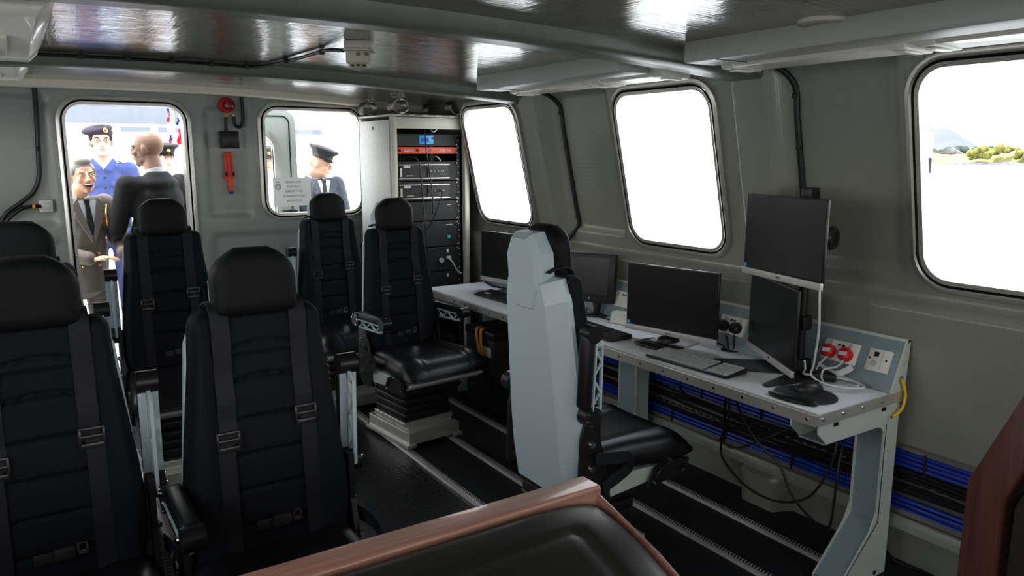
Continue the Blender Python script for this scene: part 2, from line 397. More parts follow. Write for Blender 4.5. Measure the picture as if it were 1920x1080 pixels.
def window(name, path, f, label, pane_d=-.02, frame_m=None):
    r = thing(name, label, 'window', kind='structure')
    for nm, key, m in (('frame', 'frame', M['alu']), ('gasket', 'gasket', M['rub']), ('inner_frame', 'inner', M['alu'])):
        mb = MB(); ring(mb, path, PR[key], f); mb.build(nm, frame_m if frame_m and nm != 'gasket' else m, r, angle=1.0)
    mb = MB(); mb.b.faces.new([mb.b.verts.new(f(u+a*.01, v+b*.01, pane_d)) for u, v, a, b in path]); mb.build('pane', M['pane'], r, False)
    return r
wl = ['right wall window beside the double monitors showing the green shore', 'middle right wall window above the silver monitor', 'right wall window behind the equipment rack', 'forward right wall window']
for i in range(4):
    for s in (1, -1):
        r = WR[i] if s > 0 else WL[i]
        def f(u, v, h, s=s):
            x = 2.81-.228*(v-1.08)-h-.004; return (x if s > 0 else 2*XC-x, u, v)
        window('window_%d' % (i+1 if s > 0 else i+5), rrect(*r, .09), f, wl[i] if s > 0 else ['forward left wall window', 'left wall window over the bench', 'left wall window over the seats', 'rear left wall window'][i])

# rear wall with doorway and window
DOOR = (.305, .965, .22, 1.905); WA = (1.49, 2.165, 1.195, 1.905)
def back_y(x, z):
    y = YB
    for r in ((1.115, 1.36, 1.20, 1.90), (1.12, 2.2, .35, 1.06), (-.45, .2, 1.20, 1.93), (-.45, .2, .3, 1.08)): y += .02*inrect(x, z, r, .018)
    return y
mb = MB(); mb.grid(lambda u, v: (-.9+u*3.8, back_y(-.9+u*3.8, v*2.05), v*2.05), 190, 104)
kill = []
for fc in mb.b.faces:
    c = fc.calc_center_median()
    if inround(c.x, c.z, DOOR, .1, .022) or inround(c.x, c.z, WA, .09, .022): kill.append(fc)
bmesh.ops.delete(mb.b, geom=kill, context='FACES')
struct(mb.build('wall_back', M['wallback'], angle=1.3), 'grey green rear wall with the doorway and one window')
fb = lambda u, v, h: (u, YB-h-.003, v)
window('window_9', rrect(*WA, .085), fb, 'rear wall window with a paper notice taped on it')
dr = thing('door_1', 'open rear doorway with rounded aluminium frame', 'door', kind='structure')
for nm, key, m in (('frame', 'frame', M['alu']), ('gasket', 'gasket', M['rub']), ('inner_frame', 'inner', M['alu'])):
    mb = MB(); P = [(u, max(v, .0), a, b) for u, v, a, b in rrect(*DOOR, .1)]
    ring(mb, P, [(d, h) if h > -.03 else (d, -.07) for d, h in PR[key]], fb); mb.build(nm, m, dr, angle=1.0)
# the door leaf, folded back flat against the outside
lf = MB(); ly = 5.66
def plate_hole(mb, outer, inner, y0, y1):
    n = len(outer)
    R = [[mb.b.verts.new((p[0], y, p[1])) for p in P] for P, y in ((outer, y0), (inner, y0), (inner, y1), (outer, y1))]
    for a, b in ((0, 1), (1, 2), (2, 3), (3, 0)):
        for i in range(n): mb.b.faces.new((R[a][i], R[a][(i+1) % n], R[b][(i+1) % n], R[b][i]))
plate_hole(lf, rrect(1.03, 1.785, .06, 1.925, .10), rrect(1.2, 1.615, .75, 1.745, .11), ly, ly+.05)
leaf = struct(lf.build('door_2', M['deskmetal'], angle=1.0), 'open grey door leaf folded back outside the rear window', 'door')
mb = MB(); ring(mb, rrect(1.2, 1.615, .75, 1.745, .11), [(.05, 0), (.045, .02), (0, .02), (0, -.03)], lambda u, v, h: (u, ly-h, v)); mb.build('frame', M['alu'], leaf)
mb = MB(); ring(mb, rrect(1.03, 1.785, .06, 1.925, .10), [(-.045, -.0005), (-.045, .004), (-.053, .004), (-.053, -.0005)], lambda u, v, h: (u, ly-h, v)); mb.build('gasket', M['rub'], leaf)
mb = MB(); mb.b.faces.new([mb.b.verts.new((u, ly+.02, v)) for u, v, a, b in rrect(1.2, 1.615, .75, 1.745, .11)]); mb.build('pane', M['pane'], leaf, False)
mb = MB(); mb.tube([(1.67, ly-.005, 1.17), (1.67, ly-.04, 1.19), (1.75, ly-.04, 1.19), (1.75, ly-.005, 1.17)], .012); mb.build('handle', M['rub'], leaf)

# front wall behind the viewer, with two windscreens
mb = MB(); mb.grid(lambda u, v: (-.9+u*3.9, YF, v*2.05), 120, 70)
FW = [(-.42, .95, 1.0, 1.88), (1.15, 2.52, 1.0, 1.88)]
bmesh.ops.delete(mb.b, geom=[f for f in mb.b.faces if any(inround(f.calc_center_median().x, f.calc_center_median().z, r, .09, .022) for r in FW)], context='FACES')
struct(mb.build('wall_front', M['wall']), 'front wall of the cabin with two windscreens')
for i, r in enumerate(FW): window('window_%d' % (10+i), rrect(*r, .09), lambda u, v, h: (u, YF+h+.003, v), 'front windscreen ' + ('half on the left wall side', 'half on the desk side')[i])
# unseen outer roof, added with edges placed to hold back direct sun
mb = MB(); mb.box((1.04, 1.7, 2.13), (3.42, 7.5, .06), bev=.02); struct(mb.build('roof', M['hullw']), 'unseen outer roof added to hold back direct sun')

# floor tracks
for x, y0, y1, lb in ((1.683, -.3, 5.2, 'aluminium seat track beside the studded aisle, under the front of the swivel chair'), (1.985, -.3, 5.2, 'aluminium seat track passing under the turned swivel chair'),
                      (2.30, -.3, 5.2, 'aluminium seat track under the desk front edge'), (2.59, -.3, 5.2, 'aluminium seat track furthest under the desk'),
                      (.42, 1.2, 5.2, 'aluminium seat track under the row by the doorway'), (.72, 1.2, 5.2, 'aluminium seat track along the aisle under the middle row'),
                      (-.15, 1.4, 5.2, 'aluminium seat track nearest the left wall'), (.17, 1.4, 5.2, 'aluminium seat track under the left wall row')):
    mb = MB(); mb.prism([(-.022, 0), (.022, 0), (.018, .014), (.006, .014), (.005, .009), (-.005, .009), (-.006, .014), (-.018, .014)], 'y', y0, y1)
    o = mb.build('seat_track', M['track'], smooth=False); o.location = (x, 0, .0); tag(o, lb, 'floor track', 'aluminium seat tracks in the floor')
# low wall ledge under the cable tray, wall foot
mb = MB(); mb.prism([(2.76, .175), (2.86, .175), (2.86, .225), (2.775, .225)], 'y', YF, 5.35, bev=.006); struct(mb.build('trim_4', M['wall']), 'painted ledge along the foot of the right wall below the cables')

# ------------------------------------------------------------------ ceiling fittings
def trunking(y0, y1, label):
    t = thing('cable_trunking', label, 'trunking', (0, 0, 0))
    mb = MB(); mb.box((2.085, (y0+y1)/2, zc(2.08)-.03), (.15, y1-y0, .072), bev=.006); mb.build('cover', M['trunk'], t)
    mb = MB(); mb.box((2.085, y1-.15, zc(2.08)-.0665), (.15, .004, .003)); mb.build('joint', M['rub'], t)
    return t
trunking(-1.0, 1.99, 'long grey ceiling trunking near the right window with the green shore')
trunking(2.33, 3.42, 'shorter grey ceiling trunking between the two ceiling beams')
def lamp(x0, x1, y0, y1, label, group='long ceiling lamps beside the trunking'):
    t = thing('ceiling_light', label, 'ceiling light', (0, 0, 0), group=group); w = x1-x0; z = zc((x0+x1)/2)+.002
    mb = MB(); mb.box(((x0+x1)/2, (y0+y1)/2, z-.018), (w, y1-y0, .03), bev=.004); mb.build('housing', M['cream'], t)
    mb = MB(); n = 8
    mb.prism([(x0+.01, z-.033), (x0+.035, z-.062), (x1-.035, z-.066), (x1-.01, z-.033)], 'y', y0+.05, y1-.05, bev=.006); mb.build('diffuser', M['diffuser'], t)
    for s, y in ((-1, y0), (1, y1)):
        mb = MB(); mb.prism([(x0+.004, z-.03), (x0+.03, z-.066), (x1-.03, z-.07), (x1-.004, z-.03)], 'y', y+(.0 if s < 0 else -.055), y+(.055 if s < 0 else 0), bev=.004); mb.build('end_cap', M['white'], t)
        mb = MB(); mb.box(((x0+x1)/2, y+(.0275 if s < 0 else -.0275), z-.071), (w*.45, .03, .006), bev=.002); mb.build('clip', M['diffuser'], t)
    return t
lamp(2.17, 2.38, 1.30, 1.985, 'cream strip lamp beside the long trunking, against the near ceiling beam')
lamp(2.17, 2.38, .4, 1.27, 'cream strip lamp nearest the viewer beside the long trunking')
lamp(2.17, 2.38, 2.75, 3.40, 'cream strip lamp at the far end of the shorter trunking')
lamp(2.17, 2.38, 2.29, 2.73, 'cream strip lamp of the shorter trunking touching the near ceiling beam')
def box_lamp(x0, x1, y0, y1, d, label):
    t = thing('ceiling_light', label, 'ceiling light'); z = zc(0)
    mb = MB(); mb.prism([(x0, z), (x1+.02, z), (x1-.03, z-d), (x0, z-d)], 'y', y0, y1, bev=.008); mb.build('diffuser', M['diffuser'], t)
    mb = MB(); mb.box((x1-.16, (y0+y1)/2+.08*(y1-y0), z-d-.004), (.12, (y1-y0)*.42, .016), bev=.006); mb.build('cover_clip', M['cream'], t)
    mb = MB(); mb.prism([(x0, z-d-.004), (x1-.028, z-d-.004), (x1+.004, z-d+.03), (x1-.01, z-.004), (x0, z-.004)], 'y', y1-.10, y1+.012, bev=.004); mb.build('end_cap', M['white'], t)
    return t
box_lamp(-.3, .13, 2.42, 3.60, .06, 'white box lamp on the ceiling between the beams, above the left seats')
box_lamp(-.3, .105, 4.06, 4.75, .05, 'small white box lamp on the ceiling nearest the rear wall')
# round recessed downlight
mb = MB(); mb.lathe([(.030, .004), (.034, -.006), (.06, -.010), (.072, -.004), (.074, .01)], 32)
d = mb.build('downlight', M['beige']); d.location = (2.02, 1.445, zc(2.02)-.004); tag(d, 'round beige recessed downlight ring in the ceiling', 'downlight')
mb = MB(); mb.lathe([(0, .004), (.031, .004)], 24); mb.build('bulb', M['alu'], d)
# beige ceiling sensor
px, py = 1.15, 2.83; pz = zc(px)
t = thing('ceiling_sensor', 'beige box sensor hanging from the ceiling at the end of the black cable', 'sensor', (px, py, pz), -.5); t.scale = (.95, .95, .78)
mb = MB(); mb.box((0, 0, -.018), (.105, .105, .036), bev=.004); mb.build('mounting_box', M['beige'], t)
mb = MB(); mb.box((0, 0, -.041), (.118, .118, .01), bev=.003); mb.build('flange', M['beige'], t)
mb = MB(); mb.box((0, 0, -.075), (.095, .095, .062), bev=.010, seg=3)
mb.lathe([(.044, -.105), (.042, -.118), (.034, -.126), (.02, -.131), (0, -.132)], 20); mb.build('body', M['beige'], t)
for s in (-1, 1):
    mb = MB(); mb.lathe([(.010, 0), (.0095, .003), (.004, .003), (0, .001)], 16, mx=basis((.018+s*.016, -.0475, -.062), (1, 0, 0), (0, 0, 1))); mb.build('knockout', M['brownish'], t)
for k in range(3):
    a = -PI/2+(k-1)*.55; mb = MB(); mb.box((.042*math.cos(a), .042*math.sin(a), -.114), (.012, .012, .009), rot=Euler((0, 0, a))); mb.build('lens_slot', M['rub'], t)

# ------------------------------------------------------------------ cables on ceiling and walls
def cable(name, pts, r, m, label, cat='cable', group=None, clips=None, smooth=6, n=8):
    mb = MB(); mb.tube(pts, r, n, smooth=smooth); o = mb.build(name, m); tag(o, label, cat, group)
    for c in clips or []:
        mb = MB(); mb.box(c, (.022, .022, .022), bev=.004); mb.build('clip', M['rub'], o)
    return o
bz = lambda x: zc(x)-.012
cl = [(x, 3.826, bz(x)) for x in (.13, .30, .48, .66, .83, .99)]
cable('ceiling_cable', cl+[(1.06, 3.72, bz(1.06)), (1.09, 3.35, bz(1.09)), (1.10, 3.05, bz(1.1)), (1.115, 2.90, bz(1.11)-.015)], .0075, M['blackcable'], 'black cable clipped along the far ceiling beam to the beige sensor', clips=cl[1:]+[(1.10, 3.1, bz(1.1)), (1.075, 3.5, bz(1.08))])
wy = YB-.016
cable('wall_cable', [(.165, wy, 1.99), (.16, wy, 1.8), (.15, wy, 1.6), (.14, wy, 1.47), (.10, wy, 1.38), (.03, wy, 1.32), (-.06, wy, 1.24), (-.09, wy, 1.1), (-.1, wy, .9), (-.1, wy, .5), (-.1, wy, .02)], .013, M['blackcable'], 'thick black conduit curving down the rear wall left of the doorway', clips=[(.152, wy-.006, 1.64), (.165, wy-.006, 1.88)])
o = cable('switch_cable', [(.135, wy-.012, 1.30), (.08, wy-.014, 1.30), (.02, wy-.016, 1.28), (-.06, wy-.016, 1.2), (-.075, wy-.012, 1.08), (-.08, wy-.012, .6), (-.08, wy-.012, .02)], .011, M['blackcable'], 'short black conduit from the white switch joining the wall cable')
mb = MB(); mb.cyl((.105, wy-.013, 1.30), (.090, wy-.013, 1.30), .0135); mb.build('cable_marker', M['yellowband'], o)
t = thing('light_switch', 'white square light switch on the rear wall left of the doorway', 'switch', (.16, YB, 1.30))
mb = MB(); mb.box((0, -.012, 0), (.074, .024, .072), bev=.008, seg=3); mb.build('back_box', M['white'], t)
mb = MB(); mb.box((0, -.026, 0), (.05, .008, .05), bev=.003); mb.build('rocker', M['silver'], t)
# alarm beacon, sounder box, emergency torch
t = thing('alarm_beacon', 'round red alarm beacon on the rear wall above the black box', 'alarm beacon', (1.245, YB, 1.925))
mb = MB(); mb.lathe([(.048, 0), (.05, .01), (.05, .045), (.042, .055)], 28, mx=basis((-.006, 0, 0), (1, 0, 0), (0, 0, 1))); mb.build('base', M['red'], t)
mb = MB(); mb.lathe([(.038, .05), (.038, .075), (.028, .09), (0, .095)], 28, mx=basis((.002, 0, 0), (1, 0, 0), (0, 0, 1))); mb.build('lens', M['darkred'], t)
for pts in ([(1.285, YB-.02, 1.87), (1.288, YB-.02, 1.81), (1.31, YB-.02, 1.785), (1.335, YB-.02, 1.80), (1.345, YB-.02, 1.86), (1.345, YB-.02, 1.99)], [(1.235, YB-.02, 1.865), (1.232, YB-.02, 1.81), (1.23, YB-.02, 1.75)]):
    up = pts[0][0] > 1.25
    o = cable('beacon_conduit', pts, .011, M['blackcable'], 'black conduit looping up from the red beacon to the ceiling' if up else 'short black conduit between the red beacon and the black box')
    mb = MB(); mb.cyl((pts[0][0], pts[0][1], pts[0][2]-.002), (pts[0][0], pts[0][1], pts[0][2]-.016), .0135); mb.build('cable_marker', M['yellowband'], o)
t = thing('sounder_box', 'black square box on the rear wall between the red beacon and the orange torch', 'box', (1.243, YB, 1.70))
mb = MB(); mb.box((0, -.035, 0), (.115, .07, .112), bev=.006); mb.build('housing', M['blackpl'], t)
mb = MB(); mb.box((.02, -.0705, -.04), (.04, .002, .006)); mb.build('nameplate', M['satin'], t)
t = thing('emergency_torch', 'orange emergency torch with blue tip in a holder on the rear wall', 'torch', (1.232, YB, 1.48))
mb = MB(); mb.box((0, -.02, .055), (.055, .035, .17), bev=.008); mb.box((0, -.018, -.025), (.068, .036, .04), bev=.006); mb.build('holder', M['orange'], t)
mb = MB(); mb.cyl((0, -.04, .12), (0, -.04, -.03), .017, .015, 16); mb.build('body', M['red'], t)
mb = MB(); mb.box((.004, -.02, -.075), (.03, .03, .09), bev=.006); mb.build('handle', M['orange'], t)
mb = MB(); mb.box((.006, -.02, -.128), (.026, .028, .022), bev=.004); mb.build('tip', M['bluecable'], t)
for s in (-1, 1):
    mb = MB(); mb.box((s*.026, -.04, -.005), (.008, .012, .03)); mb.build('retaining_clip', M['rub'], t)
# conduits down the right wall
wx = lambda y, z, g=.0: wall_x(y, z)-.012-g
for y, lb in ((3.575, 'black conduit running down the right wall from the shorter trunking'), (1.995, 'black conduit running down the right wall behind the upper monitor')):
    pts = [(2.38, y+.06, 1.955), (2.45, y+.05, 1.955), (2.55, y+.03, 1.95)]+[(wx(y, z), y+.0, z) for z in (1.88, 1.75, 1.6, 1.45, 1.3, 1.2)]+[(wx(y+.04, 1.13, .01), y+.05, 1.12), (wx(y+.05, 1.05, .01), y+.07, 1.04), (wx(y+.05, .9, .01), y+.07, .9), (wx(y+.05, .7, .0), y+.06, .5)]
    cable('wall_conduit', pts, .0125, M['blackcable'], lb, 'cable', clips=[(wx(y, z), y, z) for z in (1.84, 1.64, 1.44, 1.24)])
# ------------------------------------------------------------------ seats
TILT = Matrix.Translation((0, .10, .46)) @ Matrix.Rotation(math.radians(-5), 4, 'X')
BH = .725
def hw(v):                                     # half width of the backrest over its height
    w = .206+.022*sm(0, .18, v)-.050*sm(.2, 1.0, v)
    if v > .95: w *= math.sqrt(max(.0, 1-((v-.95)/.05)**2*.25))
    return w
def bdepth(u, v, x):
    e = min(1, (1-abs(u))*7); e = math.sqrt(max(0, 1-(1-e)**2)); ev = min(1, (1-v)*22, v*18+.2); ev = math.sqrt(max(0, 1-(1-ev)**2))
    d = .056+.024*sm(.11, .17, abs(x))*(1-sm(.6, 1, v)*.5)
    if abs(x) < .120:
        k = 1-sm(.108, .120, abs(x))
        for g in (.16, .30, .44, .58, .71, .84): d -= k*.0085*math.exp(-((v-g-.025*(1-(x/.118)**2)*(1.3 if g > .7 else .12)+.004*math.sin(g*50)*x/.1)/.0075)**2)
        d -= k*.008*sm(.715, .735, v)*(1-sm(.82, .84, v))
    d -= .012*math.exp(-((abs(x)-.122)/.006)**2)*(1-sm(.86, .9, v))
    return d*e*ev
def back_pt(u, v):                             # u in [-1,1]
    x = hw(v)*u; return V((x, -bdepth(u, v, x), v*BH))
def front_at(x, z, g=.006):
    v = z/BH; return V((x, -bdepth(x/hw(v), v, x)-g, z))
MESH = {}
def cached(key, fn):
    if key not in MESH: MESH[key] = fn()
    return MESH[key]
def seat_back():
    mb = MB(); mb.grid(lambda a, v: back_pt(2*a-1, v), 61, 130, TILT)
    mb.prism([(-hw(0), 0), (hw(0), 0)]+[(hw(v), v*BH) for v in (.1, .2, .5, .8, .95, .98, 1)]+[(-hw(v), v*BH) for v in (1, .98, .95, .8, .5, .2, .1)], 'y', 0, .006, TILT)
    return mb.mesh('backrest', M['fabric'], angle=1.2)
def seat_shell():
    mb = MB()
    O = [(-.206, -.12), (.206, -.12), (.231, .02), (.231, .16), (.188, .64), (.160, .715), (.075, .715), (.06, .64), (-.06, .64), (-.075, .715), (-.160, .715), (-.188, .64), (-.231, .16), (-.231, .02)]
    I = [(x*.66, .02+(z-.02)*.96 if z < .6 else z-.02) for x, z in O]
    R = [[mb.b.verts.new(TILT @ V((x, y, z))) for x, z in P] for P, y in ((O, .004), (O, .020), (I, .078))]
    n = len(O)
    for A, B in zip(R, R[1:]):
        for i in range(n): mb.b.faces.new((A[i], A[(i+1) % n], B[(i+1) % n], B[i]))
    mb.b.faces.new(R[0][::-1]); mb.b.faces.new(R[-1])
    return mb.mesh('back_shell', M['shell'], False)
def head_shell():
    mb = MB()
    O = [(-.062, .58), (.062, .58), (.102, .67), (.102, .80), (.056, .872), (-.056, .872), (-.102, .80), (-.102, .67)]
    I = [(x*.8, .745+(z-.745)*.86) for x, z in O]
    R = [[mb.b.verts.new(TILT @ V((x, y, z))) for x, z in P] for P, y in ((O, .010), (O, .035), (O, .060), (I, .088))]
    n = 8
    for A, B in zip(R, R[1:]):
        for i in range(n): mb.b.faces.new((A[i], A[(i+1) % n], B[(i+1) % n], B[i]))
    mb.b.faces.new(R[0][::-1]); mb.b.faces.new(R[-1])
    return mb.mesh('headrest_shell', M['shell'], False)
def head_cushion():
    mb = MB(); z0, z1 = .70, .892
    def hwid(v):
        w = .118
        if v > .52: w *= (1-((v-.52)/.48)**2.6*.62)
        if v < .12: w *= .90+.10*math.sqrt(1-((.12-v)/.12)**2)
        return w
    def f(a, v, s):
        u = 2*a-1; e = math.sqrt(max(0, 1-abs(u)**5)); ev = math.sqrt(max(0, 1-abs(2*v-1)**6))
        d = .052*e*ev
        return V((hwid(v)*u, -.030-d if s < 0 else -.030+.045*e*ev, z0+(z1-z0)*v))
    for s in (-1, 1): mb.grid(lambda a, v: f(a, v, s), 31, 31, TILT)
    return mb.mesh('headrest', M['headm'], angle=1.4)
def seat_cushion():
    mb = MB(); y0, y1 = .10, -.425
    def f(a, b, s):
        u = 2*a-1; y = y0+(y1-y0)*b; w = .235+.03*sm(.3, .8, b)-.025*sm(.9, 1, b)
        e = math.sqrt(max(0, 1-abs(u)**7)); ef = math.sqrt(max(0, 1-max(0, (b-.72)/.28)**2.4))*math.sqrt(max(0, 1-max(0, (.05-b)/.05)**2))
        if s > 0: z = .075*e*ef+(.016*sm(.1, .16, abs(w*u))*(1-sm(.75, .95, b))*e) - (.006*math.exp(-((abs(w*u)-.145)/.007)**2)*ef) - .012*sm(.85, 1, b)
        else: z = -.035*e*ef
        return V((w*u, y, .445+z))
    for s in (-1, 1): mb.grid(lambda a, b: f(a, b, s), 49, 41)
    return mb.mesh('seat_cushion', M['leather'], angle=1.3)
def seat_pan():
    mb = MB(); mb.prism([(.11, .44), (.11, .34), (.02, .335), (-.33, .365), (-.385, .395), (-.385, .41), (.0, .415)], 'x', -.235, .235, bev=.006)
    return mb.mesh('seat_pan', M['deskmetal'], False)
def side_plate(s):
    mb = MB(); x = s*.238
    mb.prism([(.07, .72), (.115, .72), (.15, .60), (.16, .36), (.10, .30), (.01, .31), (.02, .42), (.065, .58)], 'x', x-.008, x+.008)
    return mb.mesh('side_plate', M['blackpl'], False)
def side_bolts(s, k):
    mb = MB()
    for y, z in (((.105, .57), (.105, .48), (.105, .39))[k],): mb.cyl((s*.244, y, z), (s*.254, y, z), .014, .012, 14); mb.cyl((s*.254, y, z), (s*.260, y, z), .007, .007, 6)
    return mb.mesh('bolt', M['chrome'], False)
def front_bracket(s):
    mb = MB(); x = s*.258
    mb.prism([(-.16, .345), (-.36, .365), (-.375, .42), (-.27, .445), (-.20, .42)], 'x', x-.006, x+.006)
    mb.tube([(x+s*.004, -.20, .37), (x+s*.012, -.22, .41), (x+s*.012, -.28, .43), (x+s*.012, -.345, .425), (x+s*.012, -.355, .395), (x+s*.004, -.30, .385)], .0035, 6)
    return mb.mesh('adjuster_bracket', M['blackpl'], False)
def bracket_bolts(s, k):
    mb = MB()
    for y, z in (((-.19, .36), (-.34, .38), (-.27, .435), (-.355, .41))[k],): mb.cyl((s*.262, y, z), (s*.27, y, z), .006, .005, 10)
    return mb.mesh('bracket_bolt', M['chrome'], False)
def suspension():
    mb = MB()
    for k, (z, w) in enumerate(((.135, .155), (.175, .15), (.22, .16), (.265, .155), (.31, .165))): mb.box((0, -.02, z+.02), (2*w, 2.1*w, .047), bev=.014, seg=3)
    return mb.mesh('suspension_bellows', M['vinyl'])
def base_frame():
    mb = MB(); mb.box((0, -.02, .055), (.335, .45, .072), bev=.004)
    for s in (-1, 1): mb.box((s*.155, -.02, .016), (.06, .47, .02), bev=.003)
    mb.box((0, -.02, .098), (.29, .36, .018), bev=.003); mb.box((0, -.02, .118), (.32, .34, .028), bev=.004)
    return mb.mesh('base_frame', M['steel'], False)
def shoulder_belt(s):
    mb = MB(); x = s*.105; low = .36 if s < 0 else .40
    P = [TILT @ V((x, .05, .735)), TILT @ V((x, .0, .748)), TILT @ V((x, -.045, .735))]+[TILT @ front_at(x, z, .007) for z in (.69, .62, .55, .48, .42, low)]
    mb.strip(P, .048, .004, (1, 0, 0), smooth=3)
    P = [TILT @ front_at(x+s*.010, z, .010) for z in (low+.01, .30, .2, .12, .05, .02)]
    mb.strip(P, .046, .004, (1, 0, 0), smooth=3)
    return mb.mesh('shoulder_belt', M['belt'], angle=1.2)
def belt_buckle(s):
    mb = MB(); x = s*.108; z = .37 if s < 0 else .41
    p = front_at(x, z, .012)
    for dx, dz, w, h in ((0, .022, .062, .010), (0, -.022, .062, .014), (-.028, 0, .008, .05), (.028, 0, .008, .05)): mb.box(p+V((dx, 0, dz)), (w, .008, h), TILT, bev=.002)
    mb.box(p+V((0, -.003, .002)), (.056, .006, .010), TILT, bev=.002)
    return mb.mesh('belt_adjuster', M['silverdark'], angle=.6)
def lap_buckle():
    mb = MB(); p = front_at(.02, .115, .012); mb.box(p, (.05, .018, .036), TILT, bev=.006); mb.box(p+V((-.045, .004, -.004)), (.05, .006, .03), TILT, bev=.002)
    return mb.mesh('lap_belt_buckle', M['satin'])
def lap_tongue():
    mb = MB(); p = front_at(.06, .125, .014)
    for dx, dz, w, h in ((0, .012, .026, .006), (0, -.012, .026, .012), (-.010, 0, .006, .03), (.010, 0, .006, .03)): mb.box(p+V((dx, 0, dz)), (w, .004, h), TILT)
    return mb.mesh('belt_tongue', M['chrome'], False)
def lap_belt(s):
    mb = MB(); x = s*.250
    mb.strip([(x+s*.012, .10, .52), (x+s*.03, .02, .515), (x+s*.028, -.05, .50), (x+s*.012, -.075, .46), (x+s*.012, -.02, .43), (x+s*.01, .06, .40)], .046, .004, (0, .15, 1), smooth=5)
    return mb.mesh('lap_belt', M['belt'], angle=1.2)
def arm_pad():
    mb = MB(); mb.box((0, -.165, .030), (.050, .27, .044), bev=.016, seg=4); mb.cyl((-.027, -.30, .016), (.027, -.30, .016), .031, n=24)
    return mb.mesh('arm_pad', M['leather'])
def arm_bracket():
    mb = MB(); w = .016
    mb.box((0, -.16, .006), (.052, .27, .005))                       # flange under the pad
    mb.prism([(-.02, .003), (-.285, .003), (-.285, -.006), (-.02, -.006)], 'x', -.005, .005)
    mb.prism([(-.02, -.040), (-.26, -.034), (-.26, -.042), (-.02, -.050)], 'x', -.005, .005)
    Y = [-.03, -.085, -.14, -.195, -.245]
    for i in range(4):
        a, b = (Y[i], -.004), (Y[i+1], -.04)
        if i % 2: a, b = (Y[i], -.04), (Y[i+1], -.004)
        mb.prism([(a[0]-.006, a[1]), (a[0]+.006, a[1]), (b[0]+.006, b[1]), (b[0]-.006, b[1])], 'x', -.005, .005)
    mb.prism([(-.255, .0), (-.285, .0), (-.262, -.042), (-.25, -.042)], 'x', -.005, .005); mb.prism([(-.0, .0), (-.03, .0), (-.03, -.05), (-.0, -.05)], 'x', -.005, .005)
    return mb.mesh('arm_bracket', M['shell'], False)
def arm_pivot():
    mb = MB(); mb.cyl((-.025, 0, 0), (.025, 0, 0), .038, n=28); return mb.mesh('arm_pivot', M['blackpl'], angle=.6)
def pivot_screws(s, k):
    mb = MB()
    for a in ((.3, 1.2, 2.1, 3.0, 4.2)[k],): mb.cyl((s*.025, .030*math.cos(a), .030*math.sin(a)), (s*.029, .030*math.cos(a), .030*math.sin(a)), .0042, n=8)
    return mb.mesh('pivot_screw', M['chrome'], False)
M['silverdark'] = mat('dark_metal_buckle', (.045, .045, .048), .3, .6)
def make_seat(x, y, rz, label, dz=0, arms=('up', 'up'), group='suspension seats'):
    t = thing('suspension_seat', label, 'seat', (x, y, .012), rz, group)
    def add(name, key, fn, z=dz, parent=t):
        o = link(name, cached(key, fn), parent); o.location.z = z; return o
    bf = add('base_frame', 'bf', base_frame, 0); sb = add('suspension_bellows', 'sus', suspension, 0)
    if dz: sb.scale.z = 1+dz/.38
    sc = add('seat_cushion', 'sc', seat_cushion); add('seat_pan', 'sp', seat_pan)
    bk = add('backrest', 'bk', seat_back); sh = add('back_shell', 'bs', seat_shell)
    h = add('headrest', 'hd', head_cushion); add('headrest_shell', 'hs', head_shell)
    for i, s in enumerate((-1, 1)):
        p = add('side_plate', 'spl%d' % s, lambda: side_plate(s)); [add('bolt', 'bo%d%d' % (s, k), lambda: side_bolts(s, k), 0, p) for k in range(3)]
        p = add('adjuster_bracket', 'fb%d' % s, lambda: front_bracket(s)); [add('bracket_bolt', 'bb%d%d' % (s, k), lambda: bracket_bolts(s, k), 0, p) for k in range(4)]
        b = add('shoulder_belt', 'sb%d' % s, lambda: shoulder_belt(s)); add('belt_adjuster', 'ba%d' % s, lambda: belt_buckle(s), 0, b)
        add('lap_belt', 'lb%d' % s, lambda: lap_belt(s))
        a = add('armrest', 'ap', arm_pad); a.location = (s*.254, .125, .685+dz)
        if arms[i] == 'up': a.rotation_euler.x = -PI/2+.05
        add('arm_bracket', 'ab', arm_bracket, 0, a); add('arm_pivot', 'av', arm_pivot, 0, a); [add('pivot_screw', 'ps%d%d' % (s, k), lambda: pivot_screws(s, k), 0, a) for k in range(5)]
    add('lap_belt_buckle', 'lbk', lap_buckle); add('belt_tongue', 'lt', lap_tongue)
    return t
# x-, x+ arm order: local -x is the viewer's left for seats facing the viewer
make_seat(.0, 3.28, 0, 'black seat mostly hidden behind the nearest left seat, by the left edge', arms=('up', 'up'))
make_seat(.005, 2.12, 0, 'nearest black seat at the left edge, right arm folded up', arms=('up', 'up'))
make_seat(.535, 2.0, 0, 'black seat facing the viewer just behind the wooden bench, left arm lowered', arms=('down', 'up'))
make_seat(.615, 4.02, 0, 'raised black seat standing in front of the open doorway', .03, arms=('up', 'up'))
make_seat(1.70, 4.66, math.radians(2), 'black seat furthest back under the rear window with the paper notice', arms=('up', 'up'))
make_seat(1.83, 3.89, math.radians(6), 'black swivel seat in front of the equipment rack with both arms lowered', arms=('down', 'down'))
make_seat(1.765, 2.27, math.radians(90), 'seat turned to the desk showing its pale grey back shell', arms=('up', 'down'))

